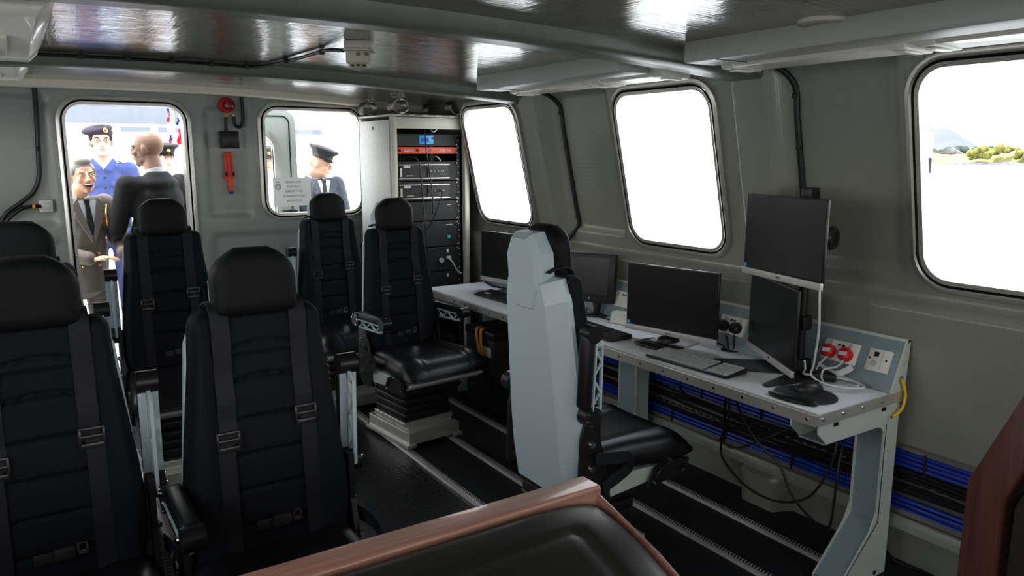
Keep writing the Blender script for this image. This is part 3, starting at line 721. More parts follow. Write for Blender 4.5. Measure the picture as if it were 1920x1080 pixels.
# ------------------------------------------------------------------ desk
DX0, DX1, DY0, DY1, DZ = 2.215, 2.725, 1.51, 4.46, .737
t = thing('desk', 'long grey desk with metal edging and angled socket panel along the right wall', 'desk', (DX0, DY0, 0))
def at(mb): return Matrix.Translation((-DX0, -DY0, 0))
D0 = Matrix.Translation((-DX0, -DY0, 0))
mb = MB(); mb.box(((DX0+DX1)/2, (DY0+DY1)/2, DZ-.014), (DX1-DX0, DY1-DY0, .028), D0); mb.build('worktop', M['desk'], t, False)
mb = MB(); mb.box((DX0-.003, (DY0+DY1)/2, DZ-.019), (.006, DY1-DY0+.012, .040), D0, bev=.001); mb.box(((DX0+DX1)/2, DY0-.003, DZ-.019), (DX1-DX0+.006, .006, .040), D0, bev=.001)
mb.box(((DX0+DX1)/2, DY1+.003, DZ-.019), (DX1-DX0, .006, .040), D0)
mb.box((DX0+.006, (DY0+DY1)/2, DZ+.001), (.018, DY1-DY0, .002), D0)
e = mb.build('metal_edging', M['steel'], t, False)
mb = MB()
for k in range(22): y = DY0+.03+k*.139; mb.cyl((DX0-.006, y, DZ-.018), (DX0-.010, y, DZ-.018), .0055, n=10, mx=D0)
for k in range(5): x = DX0+.03+k*.115; mb.cyl((x, DY0-.006, DZ-.018), (x, DY0-.010, DZ-.018), .0055, n=10, mx=D0)
mb.build('screw', M['chrome'], e, False)
PRF = [(2.235, .70), (DX1, .70), (DX1, 0), (2.43, 0), (2.43, .03), (2.60, .20), (2.635, .27), (2.635, .585), (2.62, .61), (2.595, .62), (2.285, .62), (2.235, .665)]
for y0, y1 in ((DY0+.0, DY0+.115), (2.86, 3.0), (4.22, 4.42)):
    mb = MB(); I = PRF
    mb.prism(I, 'y', y0, y0+.006, D0); l = mb.build('leg', M['deskmetal'], t, False)
    mb = MB(); mb.prism(I, 'y', y1-.006, y1, D0); mb.build('rear_plate', M['deskmetal'], l, False)
    mb = MB(); mb.box((2.648, (y0+y1)/2, .42), (.006, y1-y0, .40), D0); mb.box((2.67, (y0+y1)/2, .01), (.11, y1-y0-.012, .006), D0); mb.box((2.45, (y0+y1)/2, .618), (.34, y1-y0-.01, .006), D0)
    mb.prism([(2.436, .03), (2.442, .03), (2.646, .222), (2.64, .225)], 'y', y0, y1, D0); mb.build('web', M['deskblue'], l, False)
    if y0 < 2:
        for x in (2.33, 2.62):
            mb = MB(); mb.box((x, y0-.001, .685), (.024, .004, .012), D0); mb.box((x-.006, y0-.003, .690), (.010, .003, .008), D0); mb.build('cage_nut', M['silverdark'], l, False)
    mb = MB(); mb.cyl((2.60, y0+.02, .0), (2.60, y0+.02, .03), .012, n=10, mx=D0); mb.cyl((2.65, y0-.004, .02), (2.65, y0+.0, .02), .010, n=10, mx=D0); mb.build('foot_bolt', M['chrome'], l, False)
# angled socket panel
def pan(y, s, out=0.0):      # s 0..1 up the sloping face, out = distance off the face
    a = V((2.655, y, DZ+.004)); b = V((2.738, y, .925)); n = V((-(b-a).z, 0, (b-a).x)).normalized(); return a.lerp(b, s)+n*out
mb = MB(); mb.prism([(2.655, DZ+.002), (2.745, DZ+.002), (2.752, .925), (2.738, .925)], 'y', DY0+.004, DY1-.02, D0); p = mb.build('socket_panel', M['deskblue'], t, False)
mb = MB(); mb.prism([(2.655, DZ), (2.742, DZ), (2.757, .930), (2.738, .930)], 'y', DY0-.004, DY0+.005, D0); mb.prism([(2.736, .918), (2.757, .925), (2.757, .933), (2.738, .933)], 'y', DY0-.004, DY1-.02, D0); mb.build('panel_cap', M['deskmetal'], p, False)
o = cable('earth_strap', [(2.70, DY0-.010, .79), (2.712, DY0-.016, .765), (2.722, DY0-.02, .725), (2.71, DY0-.02, .68), (2.685, DY0-.012, .655), (2.66, DY0-.008, .652)], .0055, M['yellow'], 'short yellow earth cable at the near end of the desk', 'cable')
mb = MB(); mb.cyl((2.70, DY0-.004, .795), (2.70, DY0-.014, .795), .008, n=8); mb.cyl((2.652, DY0-.0, .652), (2.652, DY0-.014, .652), .008, n=8); mb.build('terminal', M['chrome'], o, False)

def psm(y, s, out=0):        # local frame on the panel: x along the wall (viewer's right), y up the slope, z out of it
    o = pan(y, s, out); up = (pan(y, 1)-pan(y, 0)).normalized(); n = (pan(y, 0, 1)-pan(y, 0)).normalized(); ex = up.cross(n)
    return basis(o, ex, up, n)
def socket_plate(y, s, w, h, label):
    r = thing('wall_socket', label, 'socket'); r.matrix_world = psm(y, s, .0)
    mb = MB(); mb.box((0, 0, .010), (w, h, .02), bev=.004); mb.build('faceplate', M['white'], r)
    return r
# socket with two red plugs
for y, lb, pl in ((1.745, 'double white socket holding two red plugs', 'red'), (2.29, 'double white socket with black plugs behind the lower monitor', 'black'), (3.03, 'double white socket beside the small black monitor', None)):
    r = socket_plate(y, .52, .146, .086, lb)
    for s in (-1, 1):
        mb = MB(); mb.box((s*.042, .026, .022), (.014, .022, .006), bev=.002); mb.build('rocker_switch', M['silver'], r)
        mb = MB(); mb.box((s*.009, .024, .0205), (.012, .008, .002)); mb.build('usb_port', M['rub'], r)
    if pl:
        for s in (-1, 1):
            nm = ('red' if pl == 'red' else 'black'); rr = 'left' if s < 0 else 'right'
            q = thing('mains_plug', '%s mains plug in the %s half of the double socket %s' % (nm, rr, 'nearest the desk end' if pl == 'red' else 'behind the lower monitor'), 'plug', group=nm+' mains plugs')
            q.matrix_world = psm(y, .52, .02) @ Matrix.Translation((s*.036, -.010, 0))
            mb = MB(); mb.lathe([(.026, 0), (.027, .012), (.026, .028), (.018, .034), (0, .034)], 24); mb.build('body', M['red'] if pl == 'red' else M['blackpl'], q)
            mb = MB(); mb.box((0, 0, .034), (.034, .016, .003), rot=Euler((0, 0, .1))); mb.build('label_sticker' if pl == 'red' else 'grip', M['labelw'] if pl == 'red' else M['satin'], q)
r = socket_plate(1.585, .52, .088, .088, 'square white network socket nearest the desk end')
mb = MB(); mb.box((-.01, .022, .021), (.018, .018, .003)); mb.build('network_port', M['rub'], r)
mb = MB(); mb.lathe([(.013, .02), (.013, .024), (.009, .024), (.008, .021), (.0, .021)], 20, mx=Matrix.Translation((-.012, -.014, 0))); mb.build('round_port', M['silver'], r)
for s in (-1, 1):
    mb = MB(); mb.cyl((s*.033, .004, .019), (s*.033, .004, .0215), .004, n=10); mb.build('screw', M['silverdark'], r)
mb = MB(); mb.box((.016, .0, .0205), (.002, .07, .001)); mb.build('module_joint', M['silver'], r)
# cable grommet with cables
t = thing('cable_grommet', 'round black cable grommet in the desk top behind the silver monitor', 'grommet', (2.66, 2.27, DZ))
mb = MB(); mb.lathe([(.0, .001), (.035, .001), (.037, .004), (.044, .004), (.046, 0)], 28); mb.build('ring', M['blackpl'], t)
for pts, m, lb in (([(2.66, 2.28, DZ-.03), (2.655, 2.285, .76), (2.665, 2.30, .80), (2.685, 2.31, .83)], 'blackcable', 'black plug cable rising from the desk grommet to the left black plug'),
                   ([(2.66, 2.26, DZ-.03), (2.66, 2.255, .76), (2.665, 2.26, .80), (2.672, 2.255, .83)], 'blackcable', 'black plug cable rising from the desk grommet to the right black plug'),
                   ([(2.64, 2.28, DZ-.02), (2.63, 2.29, .757), (2.62, 2.36, .77), (2.64, 2.44, .80)], 'blackcable', 'black cable from the desk grommet to the back of the silver monitor')):
    cable('power_cable', pts, .0045, M[m], lb)
mb = MB(); mb.ell((2.655, 2.30, .79), (.02, .035, .04)); o = mb.build('clear_bag', M['clear']); tag(o, 'small clear plastic bag by the black plugs', 'plastic bag')

# ------------------------------------------------------------------ monitors
def screen_frame(L, R, z0): # matrix: x along the screen L->R, y up, z out of the glass
    L, R = V((*L, z0)), V((*R, z0)); ex = (R-L).normalized(); return basis((L+R)/2, ex, (0, 0, 1), ex.cross(V((0, 0, 1)))), (R-L).length
def monitor(L, R, z0, z1, label, logo=True, tilt=0, group='silver edged monitors'):
    mx, w = screen_frame(L, R, z0); h = z1-z0
    t = thing('monitor', label, 'monitor', group=group); t.matrix_world = mx @ Matrix.Rotation(tilt, 4, 'X')
    mb = MB(); mb.box((0, h/2, -.006), (w, h, .012), bev=.003); mb.box((0, h*.45, -.024), (w*.72, h*.6, .026), bev=.010); mb.build('casing', M['blackpl'], t)
    mb = MB(); mb.box((0, h/2+.012, .0005), (w-.010, h-.036, .002)); mb.build('screen', M['screen'], t, False)
    mb = MB(); mb.box((0, .012, .001), (w, .026, .016), bev=.002); b = mb.build('lower_bezel', M['silver'], t)
    if logo:
        text('AOC', .013, M['ink'], b, Matrix.Translation((0, .012, .0095)))
        mb = MB(); mb.box((-w/2+.014, .035, .002), (.014, .015, .001)); mb.build('sticker', M['lcd'], t, False)
        mb = MB(); mb.box((-w/2+.028, .032, .002), (.007, .008, .001)); mb.build('energy_sticker', M['flagblue'], t, False)
    return t
M3 = monitor((2.452, 2.745), (2.556, 2.262), .775, 1.098, 'black monitor with silver lower edge standing on the desk below the middle window')
mb = MB(); mb.box((0, -.02, -.045), (.05, .10, .014), bev=.004); mb.build('stand_neck', M['silver'], M3)
mb = MB(); mb.box((0, -.034, -.04), (.20, .008, .13), bev=.004); mb.build('stand_base', M['silver'], M3)
M4 = monitor((2.50, 2.09), (2.392, 1.645), 1.132, 1.455, 'upper monitor of the double stand, level with the windows')
M5 = monitor((2.675, 2.19), (2.425, 1.765), .772, 1.108, 'lower monitor of the double stand, angled away near the desk end', logo=False)
mb = MB(); mb.box((.02, .02, .0095), (.02, .006, .001)); mb.build('badge', M['satin'], M5, False)
t = thing('monitor_stand', 'black double monitor pole stand on a wide dark base plate', 'monitor stand', (2.645, 1.90, DZ))
mb = MB(); mb.prism([(-.02, -.16), (.04, -.10), (.04, .12), (-.17, .30), (-.22, .27), (-.21, .12), (-.10, -.02), (-.30, -.06), (-.31, -.09), (-.10, -.14)], 'z', .0005, .007, bev=.002)
mb.build('base_plate', M['satin'], t)
mb = MB(); mb.cyl((0, 0, .004), (0, 0, .74), .018, n=20); mb.build('pole', M['blackpl'], t)
mb = MB(); mb.cyl((0, 0, .004), (0, 0, .05), .05, .045, n=24); mb.build('pole_foot', M['satin'], t)
for z, a, b in ((.20, (-.08, .05), 0), (.545, (-.16, -.02), 1)):
    mb = MB(); mb.box((0, 0, z), (.06, .06, .06), bev=.008); mb.cyl((0, 0, z), (a[0], a[1], z), .016, n=14); mb.build('clamp_arm', M['blackpl'], t)
mb = MB(); mb.prism([(-.03, -.025), (.03, -.025), (.03, .025), (-.03, .025)], 'z', .68, .745, bev=.006); mb.build('top_handle', M['blackpl'], t)
mb = MB(); mb.lathe([(.04, -.012), (.047, 0), (.04, .012), (.03, .012), (.03, -.012)], 24, mx=basis((-.045, -.140, .56), (0, 0, 1), (1, .2, 0))); mb.build('cable_reel', M['blackpl'], t)
# small black touch monitor
mx, w = screen_frame((2.531, 3.304), (2.645, 3.085), .815)
M2 = thing('monitor', 'small black touch monitor on a round foot, left of the silver monitor', 'monitor'); M2.matrix_world = mx @ Matrix.Rotation(-.08, 4, 'X')
mb = MB(); mb.box((0, .13, -.022), (w+.02, .265, .044), bev=.006); mb.build('casing', M['blackpl'], M2)
mb = MB(); mb.box((0, .142, .0008), (w-.05, .20, .002)); mb.build('screen', M['screen'], M2, False)
for k in range(3):
    mb = MB(); mb.cyl((-.03+k*.022, .02, 0), (-.03+k*.022, .02, .003), .006, n=14); mb.build('button', M['satin'] if k != 1 else M['key'], M2)
mb = MB(); mb.cyl((.03, -.06, -.03), (.03, .03, -.03), .016, .03, n=16); mb.lathe([(.062, 0), (.06, .006), (.02, .014), (.012, .03), (0, .03)], 28, mx=Matrix.Translation((.03, -.077, -.03)) @ Matrix.Rotation(-PI/2, 4, 'X')); mb.build('stand', M['blackpl'], M2)
M1 = monitor((2.52, 4.24), (2.60, 3.78), .80, 1.12, 'far monitor half hidden behind the pale seat back', logo=False)
mb = MB(); mb.box((0, -.02, -.05), (.05, .10, .014), bev=.004); mb.box((0, -.059, -.04), (.2, .008, .13), bev=.003); mb.build('stand', M['blackpl'], M1)
# ------------------------------------------------------------------ keyboards and mice
def keyboard(pos, ang, label, w=.43, d=.135, keym='key', body='blackpl'):
    t = thing('keyboard', label, 'keyboard', (*pos, DZ+.001), ang, 'desk keyboards')
    mb = MB(); mb.prism([(-d/2, 0), (d/2, 0), (d/2, .022), (-d/2, .010)], 'x', -w/2, w/2, bev=.003); mb.build('body', M[body], t)
    mb = MB(); n = 0
    for r in range(6):
        y = -d/2+.016+r*.0195+(.004 if r == 5 else 0); z = .012+(y+d/2)/d*.012
        for c in range(21):
            if c in (15,) or (c == 19 and r < 1): pass
            x = -w/2+.016+c*.0200
            if c == 15 or c == 19.5: continue
            if r == 0 and 4 <= c <= 9:
                if c == 4: mb.box((x+.05, y, z), (.116, .0155, .006))
                continue
            mb.box((x, y, z), (.0165, .0155, .006))
    mb.build('keys', M[keym], t, False)['kind'] = 'stuff'
    return t
keyboard((2.338, 2.185), -PI/2+.065, 'grey keyboard with pale keys in front of the silver monitor', keym='keyl')
keyboard((2.362, 2.885), -PI/2-.03, 'black keyboard in front of the small black monitor', keym='satin')
k0 = keyboard((2.44, 3.86), -PI/2+.04, 'black keyboard at the far end of the desk with a white sticker', keym='satin')
mb = MB(); mb.box((-.12, -.03, .0225), (.05, .035, .001)); mb.build('sticker', M['labelw'], k0, False)
def mouse(pos, ang, label):
    t = thing('mouse', label, 'mouse', (*pos, DZ+.006), ang, 'black mice')
    mb = MB(); mb.grid(lambda u, v: (.031*math.cos(u*2*PI)*math.sin(v*PI/2)*(1-.12*math.sin(u*2*PI)), .056*math.sin(u*2*PI)*math.sin(v*PI/2), .036*math.cos(v*PI/2)**.7 if v < 1 else 0), 29, 10); mb.build('body', M['blackpl'], t)
    mb = MB(); mb.cyl((-.004, .03, .030), (.004, .03, .030), .008, n=14); mb.build('wheel', M['satin'], t)
    return t
def mouse_mat(pos, ang, label):
    t = thing('mouse_mat', label, 'mouse mat', (*pos, DZ+.001), ang, 'black mouse mats')
    P = [(.115*math.cos(a), .10*math.sin(a)) for a in [k*PI/14 for k in range(28)]]
    mb = MB(); mb.prism(P, 'z', 0, .005, bev=.001); mb.build('pad', M['satin'], t)
    mb = MB(); mb.ell((0, -.085, .006), (.10, .032, .016)); mb.build('wrist_rest', M['leather'], t)
    return t
mouse_mat((2.475, 2.515), -PI/2+.1, 'black mouse mat with wrist rest left of the grey keyboard'); mouse((2.505, 2.51), -PI/2-.4, 'black mouse on the mat left of the grey keyboard')
mouse_mat((2.375, 1.67), -PI/2+.1, 'black mouse mat with wrist rest at the near desk corner'); mouse((2.42, 1.69), -PI/2-.5, 'black mouse on the mat at the near desk corner')
# white cables of the monitors, adapter
cable('monitor_cable', [(2.415, 1.672, 1.15), (2.412, 1.664, 1.07), (2.425, 1.668, .98), (2.442, 1.685, .9), (2.453, 1.70, .83), (2.46, 1.71, .79), (2.48, 1.66, .765), (2.55, 1.60, .755), (2.62, 1.62, .755), (2.63, 1.70, .76), (2.60, 1.78, .762), (2.62, 1.79, .79), (2.65, 1.77, .83)], .0042, M['whitecable'], 'white cable hanging from the upper monitor and coiling on the desk')
cable('monitor_cable', [(2.455, 1.74, .84), (2.49, 1.76, .80), (2.53, 1.79, .765), (2.60, 1.74, .757), (2.63, 1.64, .756), (2.59, 1.575, .756), (2.53, 1.60, .757), (2.50, 1.68, .760), (2.56, 1.73, .79), (2.62, 1.71, .80), (2.655, 1.705, .83)], .0042, M['whitecable'], 'white cable looping on the desk below the red plugs')
mb = MB(); mb.strip([(2.585, 1.765, .80), (2.60, 1.73, .785), (2.60, 1.695, .778), (2.61, 1.66, .80), (2.615, 1.645, .815)], .035, .001, (-.7, 0, .7)); o = mb.build('cable_label', M['labelw']); tag(o, 'folded white paper tag on the white cable below the red plugs', 'tag')
t = thing('power_adapter', 'black power adapter on the desk behind the near mouse', 'power adapter', (2.60, 1.77, DZ+.017), .6)
mb = MB(); mb.box((0, 0, 0), (.07, .12, .032), bev=.008, seg=3); mb.build('body', M['blackpl'], t)
mb = MB(); mb.box((0, .01, .0165), (.03, .05, .001)); mb.build('rating_label', M['satin'], t)
t = thing('power_adapter', 'white plastic adapter block behind the small black monitor', 'power adapter', (2.615, 2.93, DZ+.031), .2)
mb = MB(); mb.prism([(-.04, -.03), (.04, -.03), (.03, .03), (-.02, .03)], 'y', -.08, .08, bev=.005); mb.build('body', M['white'], t)
mb = MB(); mb.box((-.03, 0, .0), (.012, .10, .02), rot=Euler((0, .3, 0))); mb.build('slot', M['silver'], t)
cable('monitor_cable', [(2.65, 3.30, DZ+.02), (2.60, 3.22, DZ+.005), (2.60, 3.05, DZ+.005), (2.62, 2.9, DZ+.005), (2.63, 2.75, DZ+.01), (2.6, 2.6, .80)], .004, M['blackcable'], 'black cable lying on the desk between the small and the silver monitors')
for k, (dx, lb) in enumerate(((0, 'thin black cable lying loose beneath the small black monitor'), (.035, 'thin white cable lying loose beneath the small black monitor'))):
    cable('usb_cable', [(2.58+dx, 3.62, DZ+.006), (2.56+dx, 3.52, DZ+.006), (2.60+dx, 3.44, DZ+.006), (2.57+dx, 3.37, DZ+.006), (2.63, 3.33, DZ+.01)], .004, M['whitecable'] if k else M['blackcable'], lb)
cable('loose_cable', [(2.66, 4.42, DZ+.008), (2.62, 4.25, DZ+.006), (2.64, 4.1, DZ+.006), (2.60, 3.95, DZ+.006), (2.62, 3.85, DZ+.006)], .0055, M['blackcable'], 'black cable lying on the far end of the desk beside the rack')

# ------------------------------------------------------------------ cable tray along the wall
t = thing('cable_tray', 'perforated steel cable tray fixed along the foot of the right wall', 'cable tray', (0, 0, 0))
TX = 2.815
mb = MB(); y0, y1 = -.6, 4.6; mb.box((TX+.004, (y0+y1)/2, .37), (.003, y1-y0, .26)); mb.box((TX-.02, (y0+y1)/2, .24), (.05, y1-y0, .003)); mb.box((TX-.02, (y0+y1)/2, .505), (.05, y1-y0, .003)); mb.box((TX-.045, (y0+y1)/2, .248), (.003, y1-y0, .018)); mb.box((TX-.045, (y0+y1)/2, .503), (.003, y1-y0, .014))
mb.build('tray', M['tray'], t, False)
mb = MB()
for k in range(110):
    for z in (.315, .36, .405): mb.box((TX+.001, y0+.03+k*.047+(.02 if z == .36 else 0), z), (.0035, .026, .009))
o = mb.build('slots', M['rub'], t, False); o['kind'] = 'stuff'
random.seed(3)
def bundle(zs, xs, m, label, group, name):
    for z in zs:
        for x in xs:
            ph = random.random()*6; P = []
            for k in range(14):
                y = -.5+k*.385; P.append((x+.003*math.sin(k*1.7+ph), y, z+.005*math.sin(k*1.1+ph)))
            cable(name, P, .0085, m, label, 'cable', group, smooth=4, n=8)
bundle((.432, .451, .470, .489), (TX-.018, TX-.037), M['bluecable'], 'blue network cable in the upper bundle of the wall cable tray', 'upper blue cables in the tray', 'network_cable')
bundle((.255, .274, .293), (TX-.018, TX-.037), M['bluecable'], 'blue network cable in the lower bundle of the wall cable tray', 'lower blue cables in the tray', 'network_cable')
random.seed(5)
for i in range(9):
    ph = random.random()*6; z0 = .315+.0125*i; P = [(TX-.016-.02*random.random(), -.5+k*.385, z0+.022*math.sin(k*.9+ph)) for k in range(14)]
    cable('tray_cable', P, .0065+.003*(i % 3 == 0), M['blackcable'], 'black cable wavering between the two blue bundles in the wall cable tray', 'cable', 'black cables in the tray', smooth=4, n=7)
random.seed(9)
for i in range(26):
    y = -.3+i*.19+random.uniform(-.03, .03); z = .46 if i % 2 else .275
    mb = MB(); mb.box((TX-.028, y, z), (.052, .006, .088 if i % 2 else .068), bev=.002); o = mb.build('cable_tie', M['rub']); tag(o, 'black tie band around the %s blue bundle in the wall cable tray' % ('upper' if i % 2 else 'lower'), 'cable tie', 'cable ties %s' % ('upper' if i % 2 else 'lower'))
# drooping cables under the desk
dk = [([(2.40, 2.06, .70), (2.41, 2.05, .60), (2.46, 2.10, .45), (2.50, 2.16, .36), (2.50, 2.14, .29), (2.50, 2.02, .22), (2.52, 1.88, .20), (2.56, 1.76, .25), (2.60, 1.70, .38), (2.64, 1.70, .50), (2.70, 1.76, .56)], 'black cable drooping in the widest loop below the desk'),
      ([(2.42, 2.045, .70), (2.44, 2.03, .58), (2.50, 1.98, .44), (2.56, 1.90, .34), (2.58, 1.84, .22), (2.60, 1.74, .14), (2.60, 1.68, .15), (2.59, 1.66, .26), (2.60, 1.66, .40), (2.66, 1.68, .52)], 'black cable drooping lowest behind the near desk leg'),
      ([(2.41, 2.07, .70), (2.42, 2.08, .58), (2.50, 2.15, .42), (2.52, 2.18, .36), (2.56, 2.12, .34), (2.62, 2.0, .42), (2.72, 1.9, .5)], 'black cable bending back to the tray below the desk'),
      ([(2.40, 2.30, .70), (2.44, 2.36, .60), (2.58, 2.48, .50), (2.74, 2.55, .40)], 'black cable slanting from the desk underside to the tray')]
for P, lb in dk: cable('drooping_cable', P, .0052, M['blackcable'], lb)
cable('floor_cable', [(2.80, 1.56, .05), (2.80, 1.50, .02), (2.83, 1.42, .012), (2.80, 1.34, .008), (2.74, 1.25, .008), (2.7, 1.1, .008)], .006, M['blackcable'], 'black cable trailing on the floor behind the near desk leg')
# things under the far end of the desk
t = thing('equipment_case', 'black equipment case with a white sticker below the far end of the desk', 'case', (2.52, 4.02, .0))
mb = MB(); mb.box((0, 0, .265), (.30, .34, .51), bev=.012); mb.build('body', M['satin'], t)
mb = MB(); mb.box((0, -.0, .505), (.31, .35, .05), bev=.01); mb.build('lid', M['blackpl'], t)
mb = MB(); mb.box((-.151, -.06, .40), (.002, .16, .06)); mb.build('sticker', M['labelw'], t, False)
mb = MB(); mb.strip([(2.40, 4.0, .535), (2.36, 3.98, .53), (2.345, 3.96, .47), (2.347, 3.955, .39), (2.34, 3.95, .31), (2.345, 3.945, .25)], .04, .003, (.2, 1, 0)); mb.strip([(2.40, 4.04, .535), (2.355, 4.03, .525), (2.342, 3.99, .43), (2.348, 3.975, .35), (2.338, 3.97, .27)], .04, .003, (.2, 1, 0)); o = mb.build('yellow_strap', M['strap']); tag(o, 'yellow webbing strap hanging over the black case under the desk', 'strap')
# ------------------------------------------------------------------ equipment rack
RX0, RX1, RY0, RY1, RZ = 2.12, 2.70, 4.70, 5.26, 1.865
t = rack = thing('equipment_rack', 'tall open fronted equipment rack with pale side panel in the rear corner', 'rack', (RX0, RY0, 0))
R0 = Matrix.Translation((-RX0, -RY0, 0)); RW = RX1-RX0; RD = RY1-RY0
mb = MB(); mb.box((.018, .022, RZ/2), (.036, .044, RZ-.03), bev=.004); mb.build('front_post', M['rack'], t)
mb = MB(); mb.box((RW-.018, .022, RZ/2), (.036, .044, RZ-.03), bev=.004); mb.build('front_post', M['rack'], t)
for x in (.018, RW-.018):
    mb = MB(); mb.box((x, RD-.022, RZ/2), (.036, .044, RZ-.03), bev=.004); mb.build('rear_post', M['rack'], t)
mb = MB(); mb.box((RW/2, .02, RZ-.055), (RW-.01, .036, .075), bev=.003); mb.build('top_rail', M['rack'], t)
mb = MB(); mb.box((RW/2, .02, .06), (RW-.01, .036, .09), bev=.003); mb.build('bottom_rail', M['rack'], t)
mb = MB(); mb.box((RW/2, RD/2, RZ-.006), (RW+.012, RD+.012, .014), bev=.003); tp = mb.build('top_cover', M['rack'], t)
mb = MB()
for g in range(5):
    for k in range(6): mb.box((.07+g*.10+k*.010, -.0065, RZ-.005), (.004, .002, .008))
mb.build('vent_slots', M['rackdark'], tp, False)
mb = MB(); mb.cyl((.028, .02, RZ-.002), (.028, .02, RZ+.012), .016, n=16); mb.build('corner_cap', M['rub'], tp)
mb = MB(); mb.box((-.003, RD/2+.01, RZ/2), (.008, RD-.05, RZ-.07), bev=.002); sp = mb.build('side_panel', M['rackside'], t)
mb = MB(); mb.cyl((-.007, .30, 1.78), (-.012, .30, 1.78), .010, n=14); mb.build('lock', M['silverdark'], sp)
mb = MB(); mb.box((RW-.004, RD/2, RZ/2), (.006, RD-.05, RZ-.07)); mb.build('inner_panel', M['rackdark'], t)
mb = MB(); mb.box((RW/2, RD-.012, RZ/2), (RW-.06, .008, RZ-.07)); mb.build('rear_panel', M['rackdark'], t)
for x in (.048, RW-.062):
    mb = MB(); mb.box((x, .058, .93), (.022, .02, 1.66)); mr = mb.build('mounting_rail', M['rackdark'], t, False)
    mb = MB()
    for k in range(36): mb.box((x, .0475, .14+k*.0445), (.007, .002, .007))
    mb.build('rail_holes', M['silver'], mr, False)
FY = RY0+.05; fx0, fx1 = RX0+.04, RX1-.075; fw = fx1-fx0; fcx = (fx0+fx1)/2
def unit(z0, z1, name, label, cat, m, depth=.3, out=0.0):
    u = thing(name, label, cat, (fcx, FY-out, z0)); h = z1-z0
    mb = MB(); mb.box((0, .006, h/2), (fw+.02, .012, h-.004), bev=.002); mb.box((0, depth/2+.012, h/2), (fw-.03, depth, h-.008)); mb.build('casing', m, u, False)
    for s in (-1, 1):
        for z in (.012, h-.012):
            mb = MB(); mb.cyl((s*(fw/2+.002), 0, z), (s*(fw/2+.002), -.004, z), .005, n=8); mb.build('rack_screw', M['silver'], u)
    return u, h
TS = lambda x, z, y=-.001: basis((x, y, z), (1, 0, 0), (0, 0, 1))
u, h = unit(1.658, 1.742, 'display_unit', 'black rack unit with small blue display at the top of the rack', 'rack unit', M['satin'])
mb = MB(); mb.box((.0, -.002, h*.52), (.108, .006, .058), bev=.002); f = mb.build('display', M['lcd'], u)
mb = MB(); mb.box((-.012, -.0055, h*.52), (.06, .001, .026)); mb.build('display_text', M['bluecable'], f, False)
mb = MB(); mb.box((.045, -.0055, h*.52+.01), (.014, .002, .014)); mb.build('button', M['rub'], f, False)
u, h = unit(1.606, 1.655, 'positioning_unit', 'orange red slim rack unit below the blue display', 'rack unit', M['redpanel'])
text('applanix', .022, M['labelw'], u, TS(-.13, h*.5)); text('POS', .026, M['labelw'], u, TS(.125, h*.5)); text('MV', .022, M['silver'], u, TS(.175, h*.5))
for x in (-.20, -.065, .03):
    mb = MB(); mb.cyl((x, 0, h/2), (x, -.003, h/2), .011, n=18); mb.build('knob', M['darkred'], u)
for z0, z1, lb in ((1.425, 1.558, 'upper of the two black rack computers with silver bars'), (1.290, 1.423, 'lower of the two black rack computers with silver bars, cable plugged in')):
    u, h = unit(z0, z1, 'rack_computer', lb, 'rack computer', M["satin"])
    u['group'] = 'rack computers'
    for z in (.018, h-.024):
        mb = MB(); mb.box((-.02, -.008, z), (.385, .012, .008), bev=.002); mb.build('bar', M['alu'], u)
    mb = MB(); mb.box((-.115, -.003, h/2-.003), (.18, .004, .08)); mb.build('drive_door', M['rackdark'], u, False)
    mb = MB(); mb.box((.085, -.003, h/2-.003), (.16, .004, .08)); mb.build('vent_grille', M['vinyl'], u, False)
    mb = MB(); mb.box((.075, -.006, h/2), (.13, .003, .02)); pl = mb.build('port_strip', M['satin'], u, False)
    mb = MB()
    for x in (.03, .055, .085, .11, .125): mb.box((x, -.0085, h/2), (.012, .003, .010))
    mb.build('ports', M['key'], pl, False)
    mb = MB(); mb.box((-.15, -.006, h-.036), (.05, .002, .016)); mb.build('asset_label', M['labelw'], u, False)
    mb = MB(); mb.box((-.195, -.006, h/2-.008), (.014, .003, .058)); mb.build('pull_handle', M['alu'], u, False)
    mb = MB(); mb.box((-.13, -.006, h/2-.03), (.05, .002, .005)); mb.build('badge', M['silver'], u, False)
for z0, z1, lb, nm in ((1.150, 1.287, 'blank black drawer below the two rack computers', 'rack_storage_unit'), (.965, 1.147, 'black power supply with a teal badge in the rack', 'power_supply'), (.79, .962, 'black connector panel with a white plugged cable in the rack', 'connector_panel'), (.60, .787, 'lowest black panel in the rack', 'blank_panel')):
    u, h = unit(z0, z1, nm, lb, 'rack unit', M['satin'])
    if nm in ('rack_storage_unit', 'power_supply'):
        mb = MB(); mb.box((.17, -.001, h-.03), (.05 if nm == 'power_supply' else .03, .002, .005)); mb.build('badge', M['silver'], u, False)
    if nm == 'power_supply':
        mb = MB(); mb.box((.165, -.001, h*.36), (.024, .003, .022)); mb.build('logo', M['teal'], u, False)
    if nm in ('connector_panel', 'blank_panel'):
        mb = MB(); mb.box((.15, -.004, h-.03), (.014, .010, .024), bev=.002); mb.build('latch', M['white'], u)
    if nm == 'connector_panel':
        mb = MB(); mb.lathe([(.018, 0), (.018, .014), (.012, .014), (.011, .004), (0, .004)], 20, mx=basis((.10, 0, h*.45), (1, 0, 0), (0, 0, 1))); mb.build('round_port', M['silver'], u)
        mb = MB(); mb.box((.155, -.012, h*.55), (.03, .024, .022), bev=.003); mb.build('plug', M['silver'], u)
        mb = MB(); mb.box((-.05, -.003, h*.4), (.04, .004, .04)); mb.build('outlet', M['white'], u)
